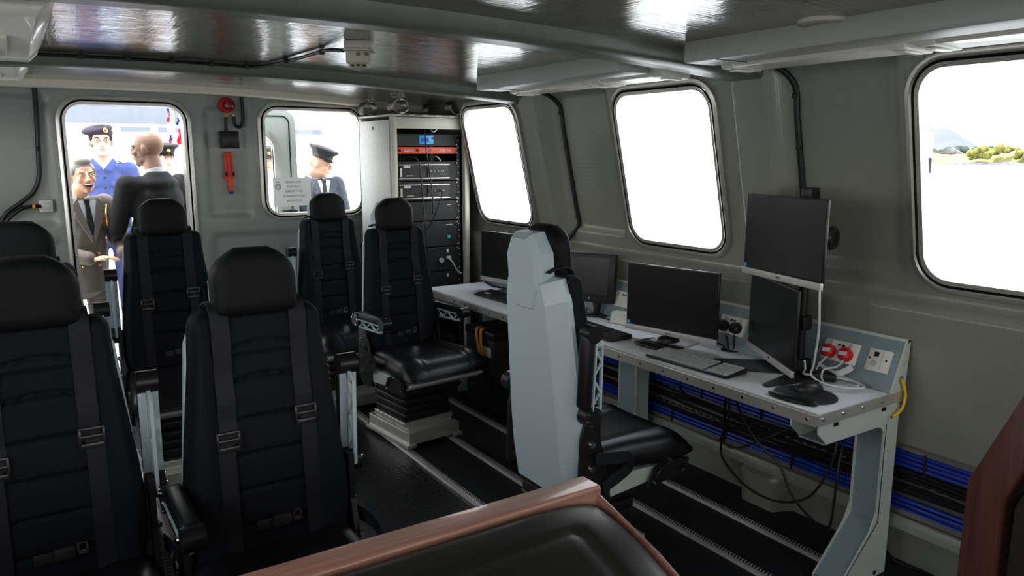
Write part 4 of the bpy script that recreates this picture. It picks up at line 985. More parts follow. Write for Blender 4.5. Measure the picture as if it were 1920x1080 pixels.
for P, lb, m in (([(2.36, 4.738, 1.80), (2.355, 4.69, 1.74), (2.36, 4.685, 1.62), (2.38, 4.685, 1.5), (2.40, 4.68, 1.3), (2.40, 4.68, 1.2)], 'thin black cable hanging down in front of the blue display', 'blackcable'),
                 ([(2.20, 4.70, 1.58), (2.26, 4.68, 1.588), (2.30, 4.675, 1.54), (2.315, 4.675, 1.40), (2.33, 4.675, 1.2), (2.345, 4.675, 1.0), (2.36, 4.675, .8)], 'black cable hanging down in front of the rack computers', 'blackcable'),
                 ([(2.465, 4.72, 1.357), (2.475, 4.68, 1.35), (2.45, 4.675, 1.28), (2.40, 4.675, 1.17), (2.36, 4.68, 1.11), (2.34, 4.69, 1.09)], 'black cable plugged in the lower rack computer', 'blackcable'),
                 ([(2.53, 4.72, .885), (2.545, 4.68, .86), (2.58, 4.68, .80), (2.62, 4.68, .77)], 'white cable plugged in the connector panel of the rack', 'whitecable'),
                 ([(2.43, 4.76, 1.78), (2.44, 4.735, 1.755), (2.47, 4.74, 1.77), (2.50, 4.75, 1.79)], 'white and black cable loop at the top of the rack', 'whitecable'),
                 ([(2.46, 4.75, 1.59), (2.47, 4.735, 1.585), (2.49, 4.735, 1.565), (2.50, 4.75, 1.56)], 'short white cable below the orange red unit', 'whitecable')):
    cable('rack_cable', P, .0045, M[m], lb)
# coil mounts between rack and roof
for x, y, lb in ((RX0+.07, RY0+.05, 'wire rope coil mount on the front left corner of the rack'), (RX0+.03, RY1-.10, 'wire rope coil mount on the rear left corner of the rack'), (RX1-.08, RY0+.05, 'wire rope coil mount on the front right corner of the rack'), (RX1-.06, RY1-.12, 'wire rope coil mount on the rear right corner of the rack')):
    t = thing('coil_mount', lb, 'shock mount', (x, y, RZ), group='wire rope coil mounts')
    mb = MB(); P = []
    for k in range(97):
        a = k/96*6*2*PI-PI/2; P.append((.046*math.cos(a)*1.15, -.045+k/96*.09, .052+.044*math.sin(a)))
    mb.tube(P, .0065, 7, smooth=1); mb.build('wire_coil', M['wire'], t)
    mb = MB(); mb.box((0, 0, .008), (.022, .11, .014), bev=.002); mb.build('lower_clamp', M['silver'], t)
    mb = MB(); mb.box((0, 0, .096), (.022, .11, .012), bev=.002); mb.box((0, 0, .112), (.014, .03, .028)); mb.build('upper_clamp', M['alu'], t)
    top = zc(x)-RZ
    mb = MB(); mb.box((-.018, 0, (top+.1)/2), (.006, .05, top-.1)); mb.box((.018, 0, (top+.1)/2), (.006, .05, top-.1)); mb.box((0, 0, top-.006), (.075, .06, .008)); mb.build('roof_bracket', M['wire'], t)

# ------------------------------------------------------------------ paper notice on the rear window
t = thing('paper_notice', 'white paper notice taped to the rear window, its writing seen reversed from behind', 'notice', (1.655, YB-.012, 1.345), 0)
mb = MB(); mb.grid(lambda u, v: ((u-.5)*.268, .0015*math.sin(u*5), (v-.5)*.20), 9, 7); mb.build('sheet', M['paper'], t)
MIR = lambda x, z: basis((x, -.002, z), (-1, 0, 0), (0, 0, 1), (0, -1, 0))
for s, z in (('HMS MAGPIE', .066), ('CONTACT', .034), ('DUTY MOBILE', .002), ('IN ATTENDANCE', -.031), ('01771412741', -.065)):
    text(s, .0195, M['ink'], t, MIR(.012, z), depth=.0002)
mb = MB()
for r in (.020, .013):
    P = [(r*math.cos(a), -.002, r*math.sin(a)) for a in [k*PI/10 for k in range(20)]]; mb.tube([V(p)+V((-.098, 0, .036)) for p in P], .0016, 5, closed=True, smooth=1)
mb.box((-.098, -.002, .036), (.012, .001, .003), rot=Euler((0, .6, 0))); mb.box((-.094, -.002, .039), (.010, .001, .003), rot=Euler((0, -.9, 0)))
for k in (-1, 0, 1): mb.box((-.098+k*.008, -.002, .068), (.004, .001, .008))
mb.build('crest', M['ink'], t, False)

# ------------------------------------------------------------------ padded benches nearest the viewer
BX = 1.005; bx0 = -.75
t = thing('padded_bench', 'black padded bench back with brown wooden rail in front of the viewer', 'bench', (0, 0, 0))
mb = MB(); mb.prism([(1.205, 0), (1.275, 0), (1.275, .895), (1.268, .902), (1.21, .902), (1.205, .897)], 'x', bx0, BX+.012, bev=.003); mb.build('wooden_rail', M['wood'], t)
mb = MB(); mb.prism([(.62, .0), (1.206, .0), (1.206, .882), (1.02, .832), (.80, .742), (.62, .60)], 'x', BX+.002, BX+.012, bev=.003); mb.build('end_panel', M['wood'], t)
def cush(u, v):
    x = bx0+.01+u*(BX-.012-bx0-.01); y = 1.203-v*.60
    e = min(1, (1-u)*9); e = math.sqrt(max(0, 1-(1-e)**2)); ev = min(1, v*22+.0); ev = math.sqrt(max(0, 1-(1-ev)**2)); es = min(1, (1-v)*4); es = math.sqrt(max(0, 1-(1-es)**2))
    z = .866-.30*v**1.8+.030*e*ev+.004*math.sin(min(v, 1)*PI)*e-.12*(1-es)
    z -= .008*math.exp(-(((1-u)*1.75-.115)/.008)**2)*sm(.12, .2, v)+.006*math.exp(-((v-.17)/.012)**2)*(1-sm(.93, .935, u))
    return V((x, y, z))
mb = MB(); G = mb.grid(cush, 90, 50); mb.build('cushion', M['vinyl'], t, angle=1.4)
t = thing('wooden_bench', 'dark red wooden bench end with black cushion at the right edge', 'bench', (0, 0, 0))
SX = 1.75
def pf(o): return [(.800-o, 0), (.800-o, .885-o*.3), (.632-o, 1.30)]
o_, i_ = pf(0), pf(.075)
mb = MB(); mb.prism([o_[0], o_[1], o_[2], i_[2], i_[1], i_[0]], 'x', SX, SX+.36, bev=.004); mb.build('wooden_back', M['woodd'], t)
def cush2(u, v):
    x = SX+.012+u*.34; z = .05+v*1.22; yb = .722 if z < .86 else .722-(z-.86)*.405
    e = min(1, u*14+.02); e = math.sqrt(max(0, 1-(1-e)**2)); return V((x, yb-.10*e-.01*math.sin(v*22)*e*.2, z))
mb = MB(); mb.grid(cush2, 40, 60); mb.build('cushion', M['vinyl'], t, angle=1.4)

# ------------------------------------------------------------------ outside
mb = MB(); mb.grid(lambda u, v: (-900+u*1900, -600+v*1600, -1.6), 3, 3); struct(mb.build('sea', M['sea']), 'pale bright water outside', 'water')
mb = MB(); mb.box((XC, 7.35, -.085), (3.9, 4.1, .07)); struct(mb.build('deck', M['deck']), 'grey aft deck behind the doorway', 'deck')
mb = MB(); mb.box((XC, 5.0, -.30), (3.7, 9.3, .42)); mb.box((XC, 1.8, -.9), (3.9, 15, .9), bev=.1); struct(mb.build('hull', M['hullw']), 'white hull below the cabin', 'hull')
def ridge(name, m, label, cat, ctr, along, width, heights, depth, noise, seed):
    """a hill as a rough rounded ridge: heights along its length"""
    random.seed(seed); mb = MB(); ph = [random.random()*9 for _ in range(6)]
    A = V(along).normalized(); B = V((-A.y, A.x, 0)); n = len(heights)
    def f(u, v):
        k = u*(n-1); i = min(int(k), n-2); hh = heights[i]+(heights[i+1]-heights[i])*sm(0, 1, k-i)
        s = math.sin(v*PI)**.7; z = hh*s+noise*s*(math.sin(u*53+ph[0])*.5+math.sin(u*117+ph[1]+v*9)*.3+math.sin(u*211+ph[2])*.25+math.sin(v*23+u*31+ph[3])*.3)
        p = V(ctr)+A*(u-.5)*width+B*(v-.5)*depth; return V((p.x, p.y, -1.6+max(z, 0)))
    mb.grid(f, 140, 22); o = mb.build(name, m, angle=3); return tag(o, label, cat, kind='structure')
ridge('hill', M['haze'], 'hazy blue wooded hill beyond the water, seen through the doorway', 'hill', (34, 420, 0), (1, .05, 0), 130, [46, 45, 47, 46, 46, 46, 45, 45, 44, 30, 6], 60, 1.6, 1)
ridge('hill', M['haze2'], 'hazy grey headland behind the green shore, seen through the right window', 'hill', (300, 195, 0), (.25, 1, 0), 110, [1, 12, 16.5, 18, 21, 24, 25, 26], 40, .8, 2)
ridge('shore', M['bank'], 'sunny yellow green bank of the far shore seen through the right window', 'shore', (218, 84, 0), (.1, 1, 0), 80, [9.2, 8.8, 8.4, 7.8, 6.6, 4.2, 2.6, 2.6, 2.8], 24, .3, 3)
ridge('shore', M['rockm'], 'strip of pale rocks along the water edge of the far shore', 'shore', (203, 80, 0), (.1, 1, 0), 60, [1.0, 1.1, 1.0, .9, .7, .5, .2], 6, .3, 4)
random.seed(11)
def shrub(x, y, z, r, m, name, label, cat, group):
    mb = MB()
    for k in range(9): mb.ell((random.uniform(-.7, .7)*r, random.uniform(-.9, .9)*r, random.uniform(.1, .7)*r), [r*random.uniform(.3, .55)]*3, u=8, v=6)
    o = mb.build(name, m); o.location = (x, y, z); return tag(o, label, cat, group)
for x, y, z, r, g in ((205, 98, .5, 2.6, 0), (206, 101, .0, 2.0, 0), (207, 95.5, 1.4, 2.2, 0), (208, 93, 1.8, 1.6, 0), (206, 90, .3, 1.6, 0), (206, 87, .2, 1.8, 0), (207, 84, .5, 1.7, 0), (212, 90, 3.2, 1.4, 0), (212, 86.5, 3.4, 1.3, 0), (211, 82, 3.5, 1.5, 0), (206, 79, .3, 1.7, 0)):
    shrub(x, y, z, r, M['bush'], 'shore_bush', 'yellow green bush on the sunny bank through the right window', 'bush', 'bushes on the sunny bank')
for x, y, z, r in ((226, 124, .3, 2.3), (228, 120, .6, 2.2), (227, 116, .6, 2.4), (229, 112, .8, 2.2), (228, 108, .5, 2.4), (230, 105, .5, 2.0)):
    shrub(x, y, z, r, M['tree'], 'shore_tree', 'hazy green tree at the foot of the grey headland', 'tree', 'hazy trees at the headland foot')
for x, y, lb in ((222, 115, 'pinkish gabled house left on the far shore'), (226, 109.5, 'pale gabled house among the trees on the far shore')):
    t = thing('house', lb, 'house', (x, y, -.6), .3)
    mb = MB(); mb.box((0, 0, 1.0), (4, 4.4, 2.0)); mb.build('wall', M['house'], t, False)
    mb = MB(); mb.prism([(-2.6, 2.0), (2.6, 2.0), (0, 3.4)], 'x', -2.2, 2.2); mb.build('roof', M['rockm'], t, False)
# moored white vessel astern
t = thing('white_vessel', 'large white vessel moored behind the people on deck', 'vessel', (10, 42, -1.6), .02)
mb = MB(); mb.prism([(-16, 0), (15, 0), (16, 4.0), (14, 4.5), (-16, 4.5)], 'y', -2, 2); mb.build('hull', M['hullw'], t, False)
for x0, x1 in ((-5.6, -4.35), (-4.0, -3.0), (-1.4, -.5), (1.6, 4.0)):
    mb = MB(); mb.box(((x0+x1)/2, -2.02, 4.25), (x1-x0, .04, .24)); mb.build('window_strip', M['hullwin'], t, False)
# ensign
t = thing('ensign', 'furled white ensign with red and blue on a pale staff beyond the doorway', 'flag', (1.515, 8.95, 0))
mb = MB(); mb.tube([(0, .03, -.05), (0, .03, 2.6)], .011, 8); mb.build('staff', M['cream'], t)
def fl(x0, z0, z1, w0, w1, m, nm):
    mb = MB(); mb.grid(lambda u, v: (x0+(u-.5)*(w0+(w1-w0)*v)+.012*math.sin(v*6), .02*math.sin(u*9+v*5), z1-(z1-z0)*v), 9, 14); mb.build(nm, M[m], t)
fl(-.035, 1.55, 2.15, .05, .08, 'flagwhite', 'cloth'); fl(-.045, 1.93, 2.04, .03, .03, 'flagred', 'red_cross'); fl(-.04, 2.04, 2.14, .02, .02, 'flagblue', 'canton')
fl(-.055, 1.60, 1.76, .03, .04, 'flagred', 'red_cross'); fl(-.05, 1.70, 1.80, .03, .02, 'flagblue', 'canton'); fl(.05, 1.70, 1.86, .03, .06, 'flagred', 'red_fly'); fl(.04, 1.90, 1.98, .02, .02, 'flagblue', 'blue_fly')
# striped pole outside the green-shore window
t = thing('mooring_post', 'thin pinkish post with dark bands outside the right window', 'post', (5.2, 2.836, -1.6))
mb = MB(); mb.cyl((0, 0, 0), (0, 0, 3.35), .014, n=12); mb.build('pole', mat('pink_paint', (.5, .36, .30), .6), t)
for z in (3.15, 2.78):
    mb = MB(); mb.cyl((0, 0, z-.07), (0, 0, z+.03), .0165, n=12); mb.build('band', M['rub'], t)

# ------------------------------------------------------------------ people on the aft deck
def fuse(mb, voxel, name, m, parent, it=3):
    me = bpy.data.meshes.new('f'); mb.b.to_mesh(me); mb.b.free()
    o = bpy.data.objects.new('f', me); C.objects.link(o)
    r = o.modifiers.new('r', 'REMESH'); r.mode = 'VOXEL'; r.voxel_size = voxel
    s = o.modifiers.new('s', 'SMOOTH'); s.iterations = it; s.factor = .5
    dg = bpy.context.evaluated_depsgraph_get(); dg.update()
    m2 = bpy.data.meshes.new_from_object(o.evaluated_get(dg)); bpy.data.objects.remove(o)
    m2.materials.clear(); m2.materials.append(m)
    for p in m2.polygons: p.use_smooth = True
    m2.name = name
    return link(name, m2, parent)
def head_mx(P): return Matrix.Translation(P['head']) @ Euler((P.get('pitch', 0), P.get('roll', 0), P.get('yaw', 0))).to_matrix().to_4x4()
def hand(mb, w, d, side):
    """palm, four unequal bent fingers and a thumb leaving its side"""
    d = V(d).normalized(); sd = d.cross(V((0, 0, 1)))
    sd = sd.normalized() if sd.length > .1 else V((1, 0, 0)); up = sd.cross(d).normalized(); w = V(w)
    rot = Matrix((sd, d, up)).transposed().to_euler(); mb.ell(w+d*.055, (.040, .052, .017), rot)
    for k, (x, L) in enumerate(((-.031, .062), (-.010, .075), (.011, .072), (.031, .056))):
        a = w+sd*x+d*.095; b = a+d*L*.55-up*.008; c = b+d*L*.40-up*.024; mb.cap(a, b, .0092, .0085); mb.cap(b, c, .0085, .007)
    a = w+sd*side*-.032+d*.03; b = a+sd*side*-.030+d*.030; c = b+sd*side*-.004+d*.032-up*.008; mb.cap(a, b, .013, .011); mb.cap(b, c, .011, .009)
def person(loc, rz, label, P, s=1.0):
    t = thing('person', label, 'person', loc, rz); t.scale = (s, s, s)
    H = head_mx(P); sk = M[P['skin']]; fem = P.get('lean', 0)
    sh = [V(P['shL']), V(P['shR'])]; el = [V(P['elL']), V(P['elR'])]; wr = [V(P['wrL']), V(P['wrR'])]; ch = (sh[0]+sh[1])/2
    hp = [V((-.095, .0, .90)), V((.095, 0, .90))]
    mb = MB()
    mb.ell((0, .012, .028), (.076, .096, .088), mx=H); mb.ell((0, -.030, -.045), (.058, .064, .072), mx=H); mb.ell((0, -.066, -.098), (.026, .022, .018), mx=H)
    for q in (-1, 1):
        mb.ell((q*.036, -.064, -.026), (.026, .022, .026), mx=H); mb.ell((q*.078, .014, -.012), (.010, .022, .033), Euler((.2, 0, q*.35)), mx=H); mb.ell((q*.040, -.02, -.072), (.018, .036, .026), mx=H)
        mb.ell((q*.032, -.079, .021), (.024, .012, .009), mx=H)
    mb.cap((0, -.090, .012), (0, -.108, -.026), .0085, .0125, mx=H); mb.ell((0, -.086, -.062), (.024, .012, .010), mx=H)
    for q in (-1, 1): mb.ell((q*.012, -.098, -.030), (.009, .010, .008), mx=H)
    nk = H @ V((0, .02, -.07)); mb.cap(nk, ch+V((0, .015, .055)), .056, .062); mb.cap(ch+V((0, .02, .04)), ch+V((0, .02, -.02)), .07, .10)
    mb.ell(ch+V((0, .01, -.13)), (.155, .10, .17)); mb.ell((ch+V((0, 0, 1.0)))*.5-V((0, 0, ch.z*.0+.35-.27+.0)), (.14, .10, .17)); mb.ell((0, 0, .95), (.155, .105, .13))
    for i in (0, 1):
        mb.cap(sh[i], el[i], .046, .038); mb.cap(el[i], wr[i], .037, .026); q = -1 if i == 0 else 1
        hand(mb, wr[i], P['hdL'] if i == 0 else P['hdR'], q)
        mb.cap(hp[i], V((q*.10, -.01, .49)), .075, .052); mb.cap(V((q*.10, -.01, .49)), V((q*.105, .02, .09)), .05, .034); mb.cap(V((q*.105, .02, .06)), V((q*.115, -.12, .035)), .034, .03)
    fuse(mb, .0062, 'body', sk, t, 3)
    # clothes
    g = P.get('puff', 1.0); top = M[P['top']]
    mb = MB(); mb.ell(ch+V((0, .012, -.125)), (.185*g, .128*g, .185)); mb.cap(sh[0]*.80+ch*.20+V((0, .005, -.01)), sh[1]*.80+ch*.20+V((0, .005, -.01)), .066*g, .066*g); mb.cap(ch+V((0, .02, .03)), ch+V((0, .015, -.04)), .06, .10)
    mid = (ch+V((0, 0, 1.02)))*.5; low = P.get('hem', .80); mb.cap(ch+V((0, .005, -.2)), V((0, 0, 1.0)), .14*g, .142*g); mb.cap(V((0, 0, 1.0)), V((0, 0, low+.1)), .148*g, .155*g); mb.cyl((0, 0, low+.12), (0, 0, low), .158*g, .165*g, 24)
    for q in (-1, 1): mb.ell((q*.06, 0, 1.02), (.115*g, .125*g, .24))
    for i in (0, 1):
        e = wr[i] if P.get('sleeve', 'long') == 'long' else el[i].lerp(wr[i], .12)
        mb.cap(sh[i], el[i], .066*g, .056*g)
        mb.cap(el[i], e+(el[i]-wr[i]).normalized()*.025, .055*g, .046*g)
    if P.get('collar'): mb.ell(ch+V((0, .045, .045)), (.100, .065, .055)); mb.ell(ch+V((0, .025, .0)), (.15, .115, .075))
    jk = fuse(mb, .010, P.get('topname', 'jacket'), top, t, 4)
    mb = MB(); mb.ell((0, 0, .93), (.168, .122, .13))
    for i in (0, 1):
        q = -1 if i == 0 else 1; mb.cap(hp[i], V((q*.10, -.012, .49)), .090, .070); mb.cap(V((q*.10, -.012, .49)), V((q*.105, .015, .08)), .070, .060)
    fuse(mb, .011, 'trousers', M[P['legs']], t, 3)
    for q in (-1, 1):
        mb = MB(); mb.ell((q*.112, -.04, .045), (.045, .135, .045)); mb.build('shoe', M['shoe'], t)
    # face
    if P.get('face', True):
        for q in (-1, 1):
            sq = P.get('squint', .006)
            mb = MB(); mb.ell((q*.033, -.0865, .006), (.014, .009, sq), mx=H); e = mb.build('eye', M['eye'], t)
            mb = MB(); mb.ell((q*.033, -.0935, .006), (.006, .004, min(.006, sq)), mx=H); mb.build('iris', M['iris'], e)
            mb = MB(); mb.cap((q*.018, -.0965, .026), (q*.046, -.083, .029), .0042, .003, mx=H); mb.build('eyebrow', M[P.get('brow', 'dark_hair')], t)
        if P.get('smile'):
            mb = MB(); mb.ell((0, -.089, -.062), (.030, .014, .015), mx=H); mo = mb.build('mouth', M['mouth'], t)
            mb = MB(); mb.ell((0, -.0945, -.056), (.025, .012, .007), mx=H); mb.build('teeth', M['teeth'], mo)
            mb = MB(); mb.tube([(-.034, -.083, -.056), (-.018, -.098, -.074), (0, -.102, -.079), (.018, -.098, -.074), (.034, -.083, -.056)], .0048, 6, mx=H); mb.build('lip', M['lip'], mo)
        else:
            mb = MB(); mb.ell((0, -.0955, -.061), (.023, .006, .0045), mx=H); mb.build('mouth', M['lip'], t)
    if P.get('beard'):
        mb = MB(); mb.ell((0, -.045, -.078), (.060, .060, .050), mx=H); mb.ell((0, -.076, -.104), (.024, .018, .015), mx=H); fuse(mb, .006, 'beard', M[P['beard']], t, 2)
    hr = P.get('hair')
    if hr:
        mb = MB(); mb.ell((0, .022, .042), (.083, .100, .088), mx=H); mb.ell((0, -.045, .098), (.055, .035, .030), mx=H); mb.ell((0, .065, .0), (.072, .062, .075), mx=H)
        for q in (-1, 1): mb.ell((q*.068, -.012, .035), (.016, .035, .035), mx=H)
        o = fuse(mb, .006, 'hair', M[hr], t, 2)
    # collar, tie
    c0 = ch+V((0, -.07, .045)); fr = V((0, -1, 0))
    if P.get('collar'):
        mb = MB(); N = [ch+V((.072*math.cos(a), .012+.070*math.sin(a), .075-.022*math.sin(-a))) for a in [math.radians(x) for x in range(-70, 251, 20)]]
        mb.strip(N, .040, .008, (0, 0, 1), smooth=2); cl_ = mb.build('shirt_collar', M[P['collar']], t)
    if P.get('tie'):
        y = -.132*g
        mb = MB(); mb.prism([(-.066, .02), (.066, .02), (.006, -.23), (-.006, -.23)], 'y', y+.012, y+.018, mx=Matrix.Translation(ch) @ Matrix.Rotation(-.16, 4, 'X')); mb.build('shirt_front', M['shirtwhite'], t)
        mb = MB(); mb.prism([(-.020, .024), (.020, .024), (.012, -.008), (.026, -.22), (-.026, -.22), (-.012, -.008)], 'y', y+.000, y+.011, mx=Matrix.Translation(ch) @ Matrix.Rotation(-.16, 4, 'X')); mb.build('tie', M['rub'], t)
        for q in (-1, 1):
            mb = MB(); mb.prism([(q*.066, .035), (q*.12, -.03), (q*.085, -.06), (q*.098, -.08), (q*.006, -.27), (q*.002, -.24)], 'y', y-.006, y+.006, mx=Matrix.Translation(ch) @ Matrix.Rotation(-.15, 4, 'X')); mb.build('lapel', top, t)
    if P.get('buttons'):
        for x in ((-.055, .055) if P['buttons'] == 'double' else (0,)):
            for k in range(3 if P['buttons'] == 'double' else 5):
                mb = MB(); z = (1.10-k*.085) if P['buttons'] == 'double' else 1.36-k*.075
                yy = -.140*g if P['buttons'] == 'double' else -.136*g-.006*math.sin(k)
                mb.ell((x, yy-.006, z), (.011, .008, .011)); mb.build('button', M['gold'] if P['buttons'] == 'double' else M['trousersnavy'], jk)
    for fn in P.get('extra', []): fn(t, H, ch)
    return t
def peaked_cap(t, H, ch):
    mb = MB(); mb.lathe([(.0, .145), (.06, .148), (.125, .138), (.132, .128), (.120, .115), (.092, .088), (.088, .048)], 32, mx=H @ Matrix.Rotation(.10, 4, 'X')); c = mb.build('cap', M['navy'], t)
    mb = MB(); mb.lathe([(.0895, .05), (.0905, .054), (.0905, .086), (.0895, .09)], 32, mx=H @ Matrix.Rotation(.10, 4, 'X')); mb.build('cap_band', M['rub'], c)
    mb = MB(); mb.grid(lambda u, v: V(((.088+.01*v)*math.sin((u-.5)*2.4), -(.086*math.cos((u-.5)*2.4)+.062*v*math.cos((u-.5)*2.4)), .056-.026*v)), 15, 5, mx=H); mb.build('peak', M['leather'], c)
    mb = MB(); mb.ell((0, -.096, .085), (.018, .008, .022), mx=H @ Matrix.Rotation(.10, 4, 'X')); mb.build('cap_badge', M['gold'], c)
def white_cap(t, H, ch):
    peaked_cap(t, H, ch)
def beret(t, H, ch):
    mb = MB(); mb.ell((-.018, .010, .088), (.112, .112, .040), Euler((.10, -.20, 0)), mx=H); mb.cyl((0, .006, .045), (0, .008, .080), .088, .092, 28, mx=H); o = fuse(mb, .006, 'beret', M['beret'], t, 3)
    mb = MB(); mb.ell((.030, -.096, .082), (.017, .008, .020), Euler((-.2, 0, .3)), mx=H); b = mb.build('beret_badge', M['gold'], o)
    mb = MB(); mb.ell((.030, -.103, .082), (.008, .004, .009), mx=H); mb.build('badge_centre', M['darkred'], b)
def glasses(t, H, ch):
    mb = MB()
    for q in (-1, 1): mb.tube([(q*.034+.022*math.cos(a), -.106, .004+.016*math.sin(a)) for a in [k*PI/7 for k in range(14)]], .0016, 6, closed=True, smooth=1, mx=H); mb.tube([(q*.056, -.104, .010), (q*.078, -.06, .012), (q*.082, .02, .008)], .0016, 6, mx=H)
    mb.tube([(-.012, -.106, .008), (0, -.110, .010), (.012, -.106, .008)], .0016, 6, mx=H); mb.build('glasses', M['rub'], t)
def shirt_bits(t, H, ch):
    for q in (-1, 1):
        mb = MB(); mb.prism([(q*.045, -.095), (q*.135, -.095), (q*.135, -.125), (q*.09, -.145), (q*.045, -.125)], 'y', -.142, -.132, mx=Matrix.Translation(ch) @ Matrix.Rotation(-.06, 4, 'X'), bev=.002); mb.build('pocket_flap', M['shirtblue'], t)
        mb = MB(); mb.prism([(q*.004, -.03), (q*.07, .055), (q*.095, .02), (q*.05, -.055)], 'y', -.125, -.112, mx=Matrix.Translation(ch) @ Matrix.Rotation(-.35, 4, 'X'), bev=.002); mb.build('collar_point', M['shirtblue'], t)
        mb = MB(); mb.box((q*.155, .01, .045), (.10, .05, .008), Matrix.Translation(ch), rot=Euler((0, q*.42, 0)), bev=.002); mb.build('shoulder_strap', M['navy'], t)
        mb = MB(); mb.cyl(V((q*.245, .01, -.30))+ch, V((q*.25, -.015, -.345))+ch, .063, .062, 20); mb.build('rolled_cuff', M['shirtblue'], t)
    mb = MB(); mb.lathe([(.172, -.02), (.176, -.018), (.176, .018), (.172, .02)], 40, mx=Matrix.Translation((0, 0, .985)) @ Matrix.Diagonal((1.0, .80, 1, 1))); b = mb.build('belt', M['silverdark'], t)
    mb = MB(); mb.box((0, -.143, .985), (.05, .010, .042), bev=.003); mb.build('belt_buckle', M['gold'], b)
def medals(t, H, ch):
    for k in range(4):
        mb = MB(); mb.box((.07+.022*k, -.135+.012*k, -.10), (.018, .004, .04), Matrix.Translation(ch)); r = mb.build('medal_ribbon', M['ribbon'] if k % 2 else M['red'], t)
        mb = MB(); mb.cyl(V((.07+.022*k, -.136+.012*k, -.135))+ch, V((.07+.022*k, -.141+.012*k, -.135))+ch, .010, n=14); mb.build('medal', M['gold'], r)
    mb = MB(); mb.tube([ch+V(p) for p in ((.17, -.06, .02), (.12, -.13, -.08), (.14, -.135, -.20), (.18, -.11, -.12), (.19, -.05, .0))], .005, 6); mb.build('aiguillette', M['gold'], t)
def cuff_gold(t, H, ch): pass
STD = dict(head=(0, -.025, 1.635), shL=(-.185, 0, 1.415), shR=(.185, 0, 1.415), elL=(-.245, .02, 1.13), elR=(.245, .02, 1.13), wrL=(-.235, -.09, .89), wrR=(.235, -.09, .89), hdL=(0, -.3, -1), hdR=(0, -.3, -1))
DK = -.05
person((.345, 5.98, DK), .38, 'smiling grey haired person in dark double breasted uniform, at the left of the doorway',
       dict(STD, head=(.02, -.10, 1.545), yaw=-.10, pitch=.02, roll=-.06, shL=(-.18, -.03, 1.335), shR=(.18, -.05, 1.345), elL=(-.24, -.04, 1.05), elR=(.25, -.12, 1.06), wrL=(-.03, -.24, .985), wrR=(.14, -.34, 1.02), hdL=(.8, -.6, .1), hdR=(.3, -.9, .1),
            skin='skin1', top='brownish', legs='brownish', hair='grey_hair', brow='grey_hair', smile=True, squint=.0035, collar='shirtwhite', tie=True, buttons='double', hem=.74, puff=1.08, extra=[medals]), .98)
person((.66, 7.35, DK), -.05, 'person wearing a dark beret, glasses and blue shirt, outside the doorway',
       dict(STD, skin='skin2', top='shirtblue', topname='shirt', legs='trousersnavy', hair='dark_hair', sleeve='short', buttons='single', hem=.97, puff=.98, elL=(-.26, .03, 1.13), elR=(.26, .0, 1.13), yaw=.05, extra=[beret, glasses, shirt_bits]), 1.075)
person((.83, 5.84, DK), PI+.5, 'bald person in a charcoal jacket seen from behind at the right of the doorway',
       dict(STD, face=True, head=(.0, -.04, 1.635), yaw=.5, pitch=.05, shL=(-.20, 0, 1.40), shR=(.20, 0, 1.40), elL=(-.26, -.02, 1.11), elR=(.24, -.08, 1.12), wrL=(-.2, -.2, .95), wrR=(.10, -.33, 1.02), hdL=(.2, -.9, -.2), hdR=(-.2, -.9, 0), skin='skin3', top='jacket', legs='navy', collar='shirtwhite', hem=.76, puff=1.05), 1.035)
person((2.20, 6.45, DK), .12, 'officer in a dark peaked cap and navy jacket looking down, seen through the rear window',
       dict(STD, head=(.0, -.06, 1.60), yaw=.95, pitch=.25, elL=(-.26, .03, 1.12), elR=(.25, -.02, 1.12), skin='skin', top='hazynavy', legs='navy', brow='grey_hair', collar='shirtwhite', tie=True, puff=1.08, extra=[peaked_cap]), .985)
person((1.25, 8.05, DK), .2, 'person in a dark cap and white shirt mostly hidden behind the bald person',
       dict(STD, skin='skin2', top='shirtwhite', topname='shirt', legs='navy', hair='dark_hair', hem=.95, extra=[peaked_cap]), .985)
person((2.06, 7.6, DK), .25, 'person in a dark cap and white shirt glimpsed through the open door leaf window',
       dict(STD, skin='skin', top='shirtwhite', topname='shirt', legs='navy', hair='dark_hair', hem=.95, extra=[peaked_cap]), .97)

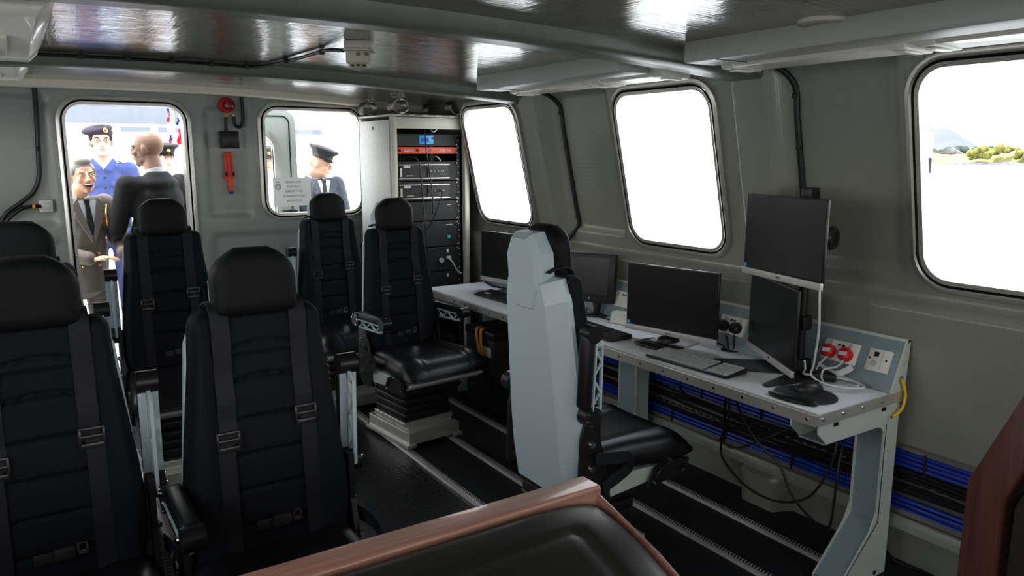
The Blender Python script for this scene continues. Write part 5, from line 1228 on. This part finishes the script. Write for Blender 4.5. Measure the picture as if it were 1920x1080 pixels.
# ------------------------------------------------------------------ light
w = bpy.data.worlds.new('sky'); bpy.context.scene.world = w; w.use_nodes = True; nt = w.node_tree; bg = nt.nodes['Background']
tc = nt.nodes.new('ShaderNodeTexCoord'); sx = nt.nodes.new('ShaderNodeSeparateXYZ'); nt.links.new(tc.outputs['Generated'], sx.inputs[0])
rp = nt.nodes.new('ShaderNodeValToRGB'); rp.color_ramp.elements[0].color = (1, .98, .94, 1); rp.color_ramp.elements[1].color = (.80, .88, 1, 1); rp.color_ramp.elements[1].position = .8
nt.links.new(sx.outputs[2], rp.inputs[0]); nt.links.new(rp.outputs[0], bg.inputs[0]); bg.inputs[1].default_value = 5.4
sun = bpy.data.lights.new('sun', 'SUN'); sun.energy = 4; sun.angle = .01; sun.color = (1, .93, .82); so = bpy.data.objects.new('sun', sun); C.objects.link(so)
so.rotation_euler = V((.34, -.10, -.93)).to_track_quat('-Z', 'Y').to_euler()
# portals in the window openings guide the sky light
def portal(c, nrm, sx_, sy_):
    l = bpy.data.lights.new('window_portal', 'AREA'); l.shape = 'RECTANGLE'; l.size = sx_; l.size_y = sy_; l.cycles.is_portal = True
    o = bpy.data.objects.new('window_portal', l); C.objects.link(o); o.location = c; o.rotation_euler = V(nrm).to_track_quat('-Z', 'Y').to_euler()
for s, WW in ((1, WR), (-1, WL)):
    for r in WW: portal((2.80 if s > 0 else 2*XC-2.80, (r[0]+r[1])/2, (r[2]+r[3])/2), (-s, 0, 0), 1.0, 1.0)
portal((.635, YB+.08, .95), (0, -1, 0), .75, 2.0); portal(((WA[0]+WA[1])/2, YB+.05, (WA[2]+WA[3])/2), (0, -1, 0), .8, .85)
for r in FW: portal(((r[0]+r[1])/2, YF-.05, (r[2]+r[3])/2), (0, 1, 0), 1.5, 1.0)
sc = bpy.context.scene
sc.view_settings.view_transform = 'Standard'; sc.view_settings.look = 'None'; sc.view_settings.exposure = 0; sc.view_settings.gamma = .9
sc.cycles.max_bounces = 10; sc.cycles.diffuse_bounces = 5; sc.cycles.glossy_bounces = 4; sc.cycles.transparent_max_bounces = 12; sc.cycles.use_denoising = True
sc.cycles.sample_clamp_indirect = 6
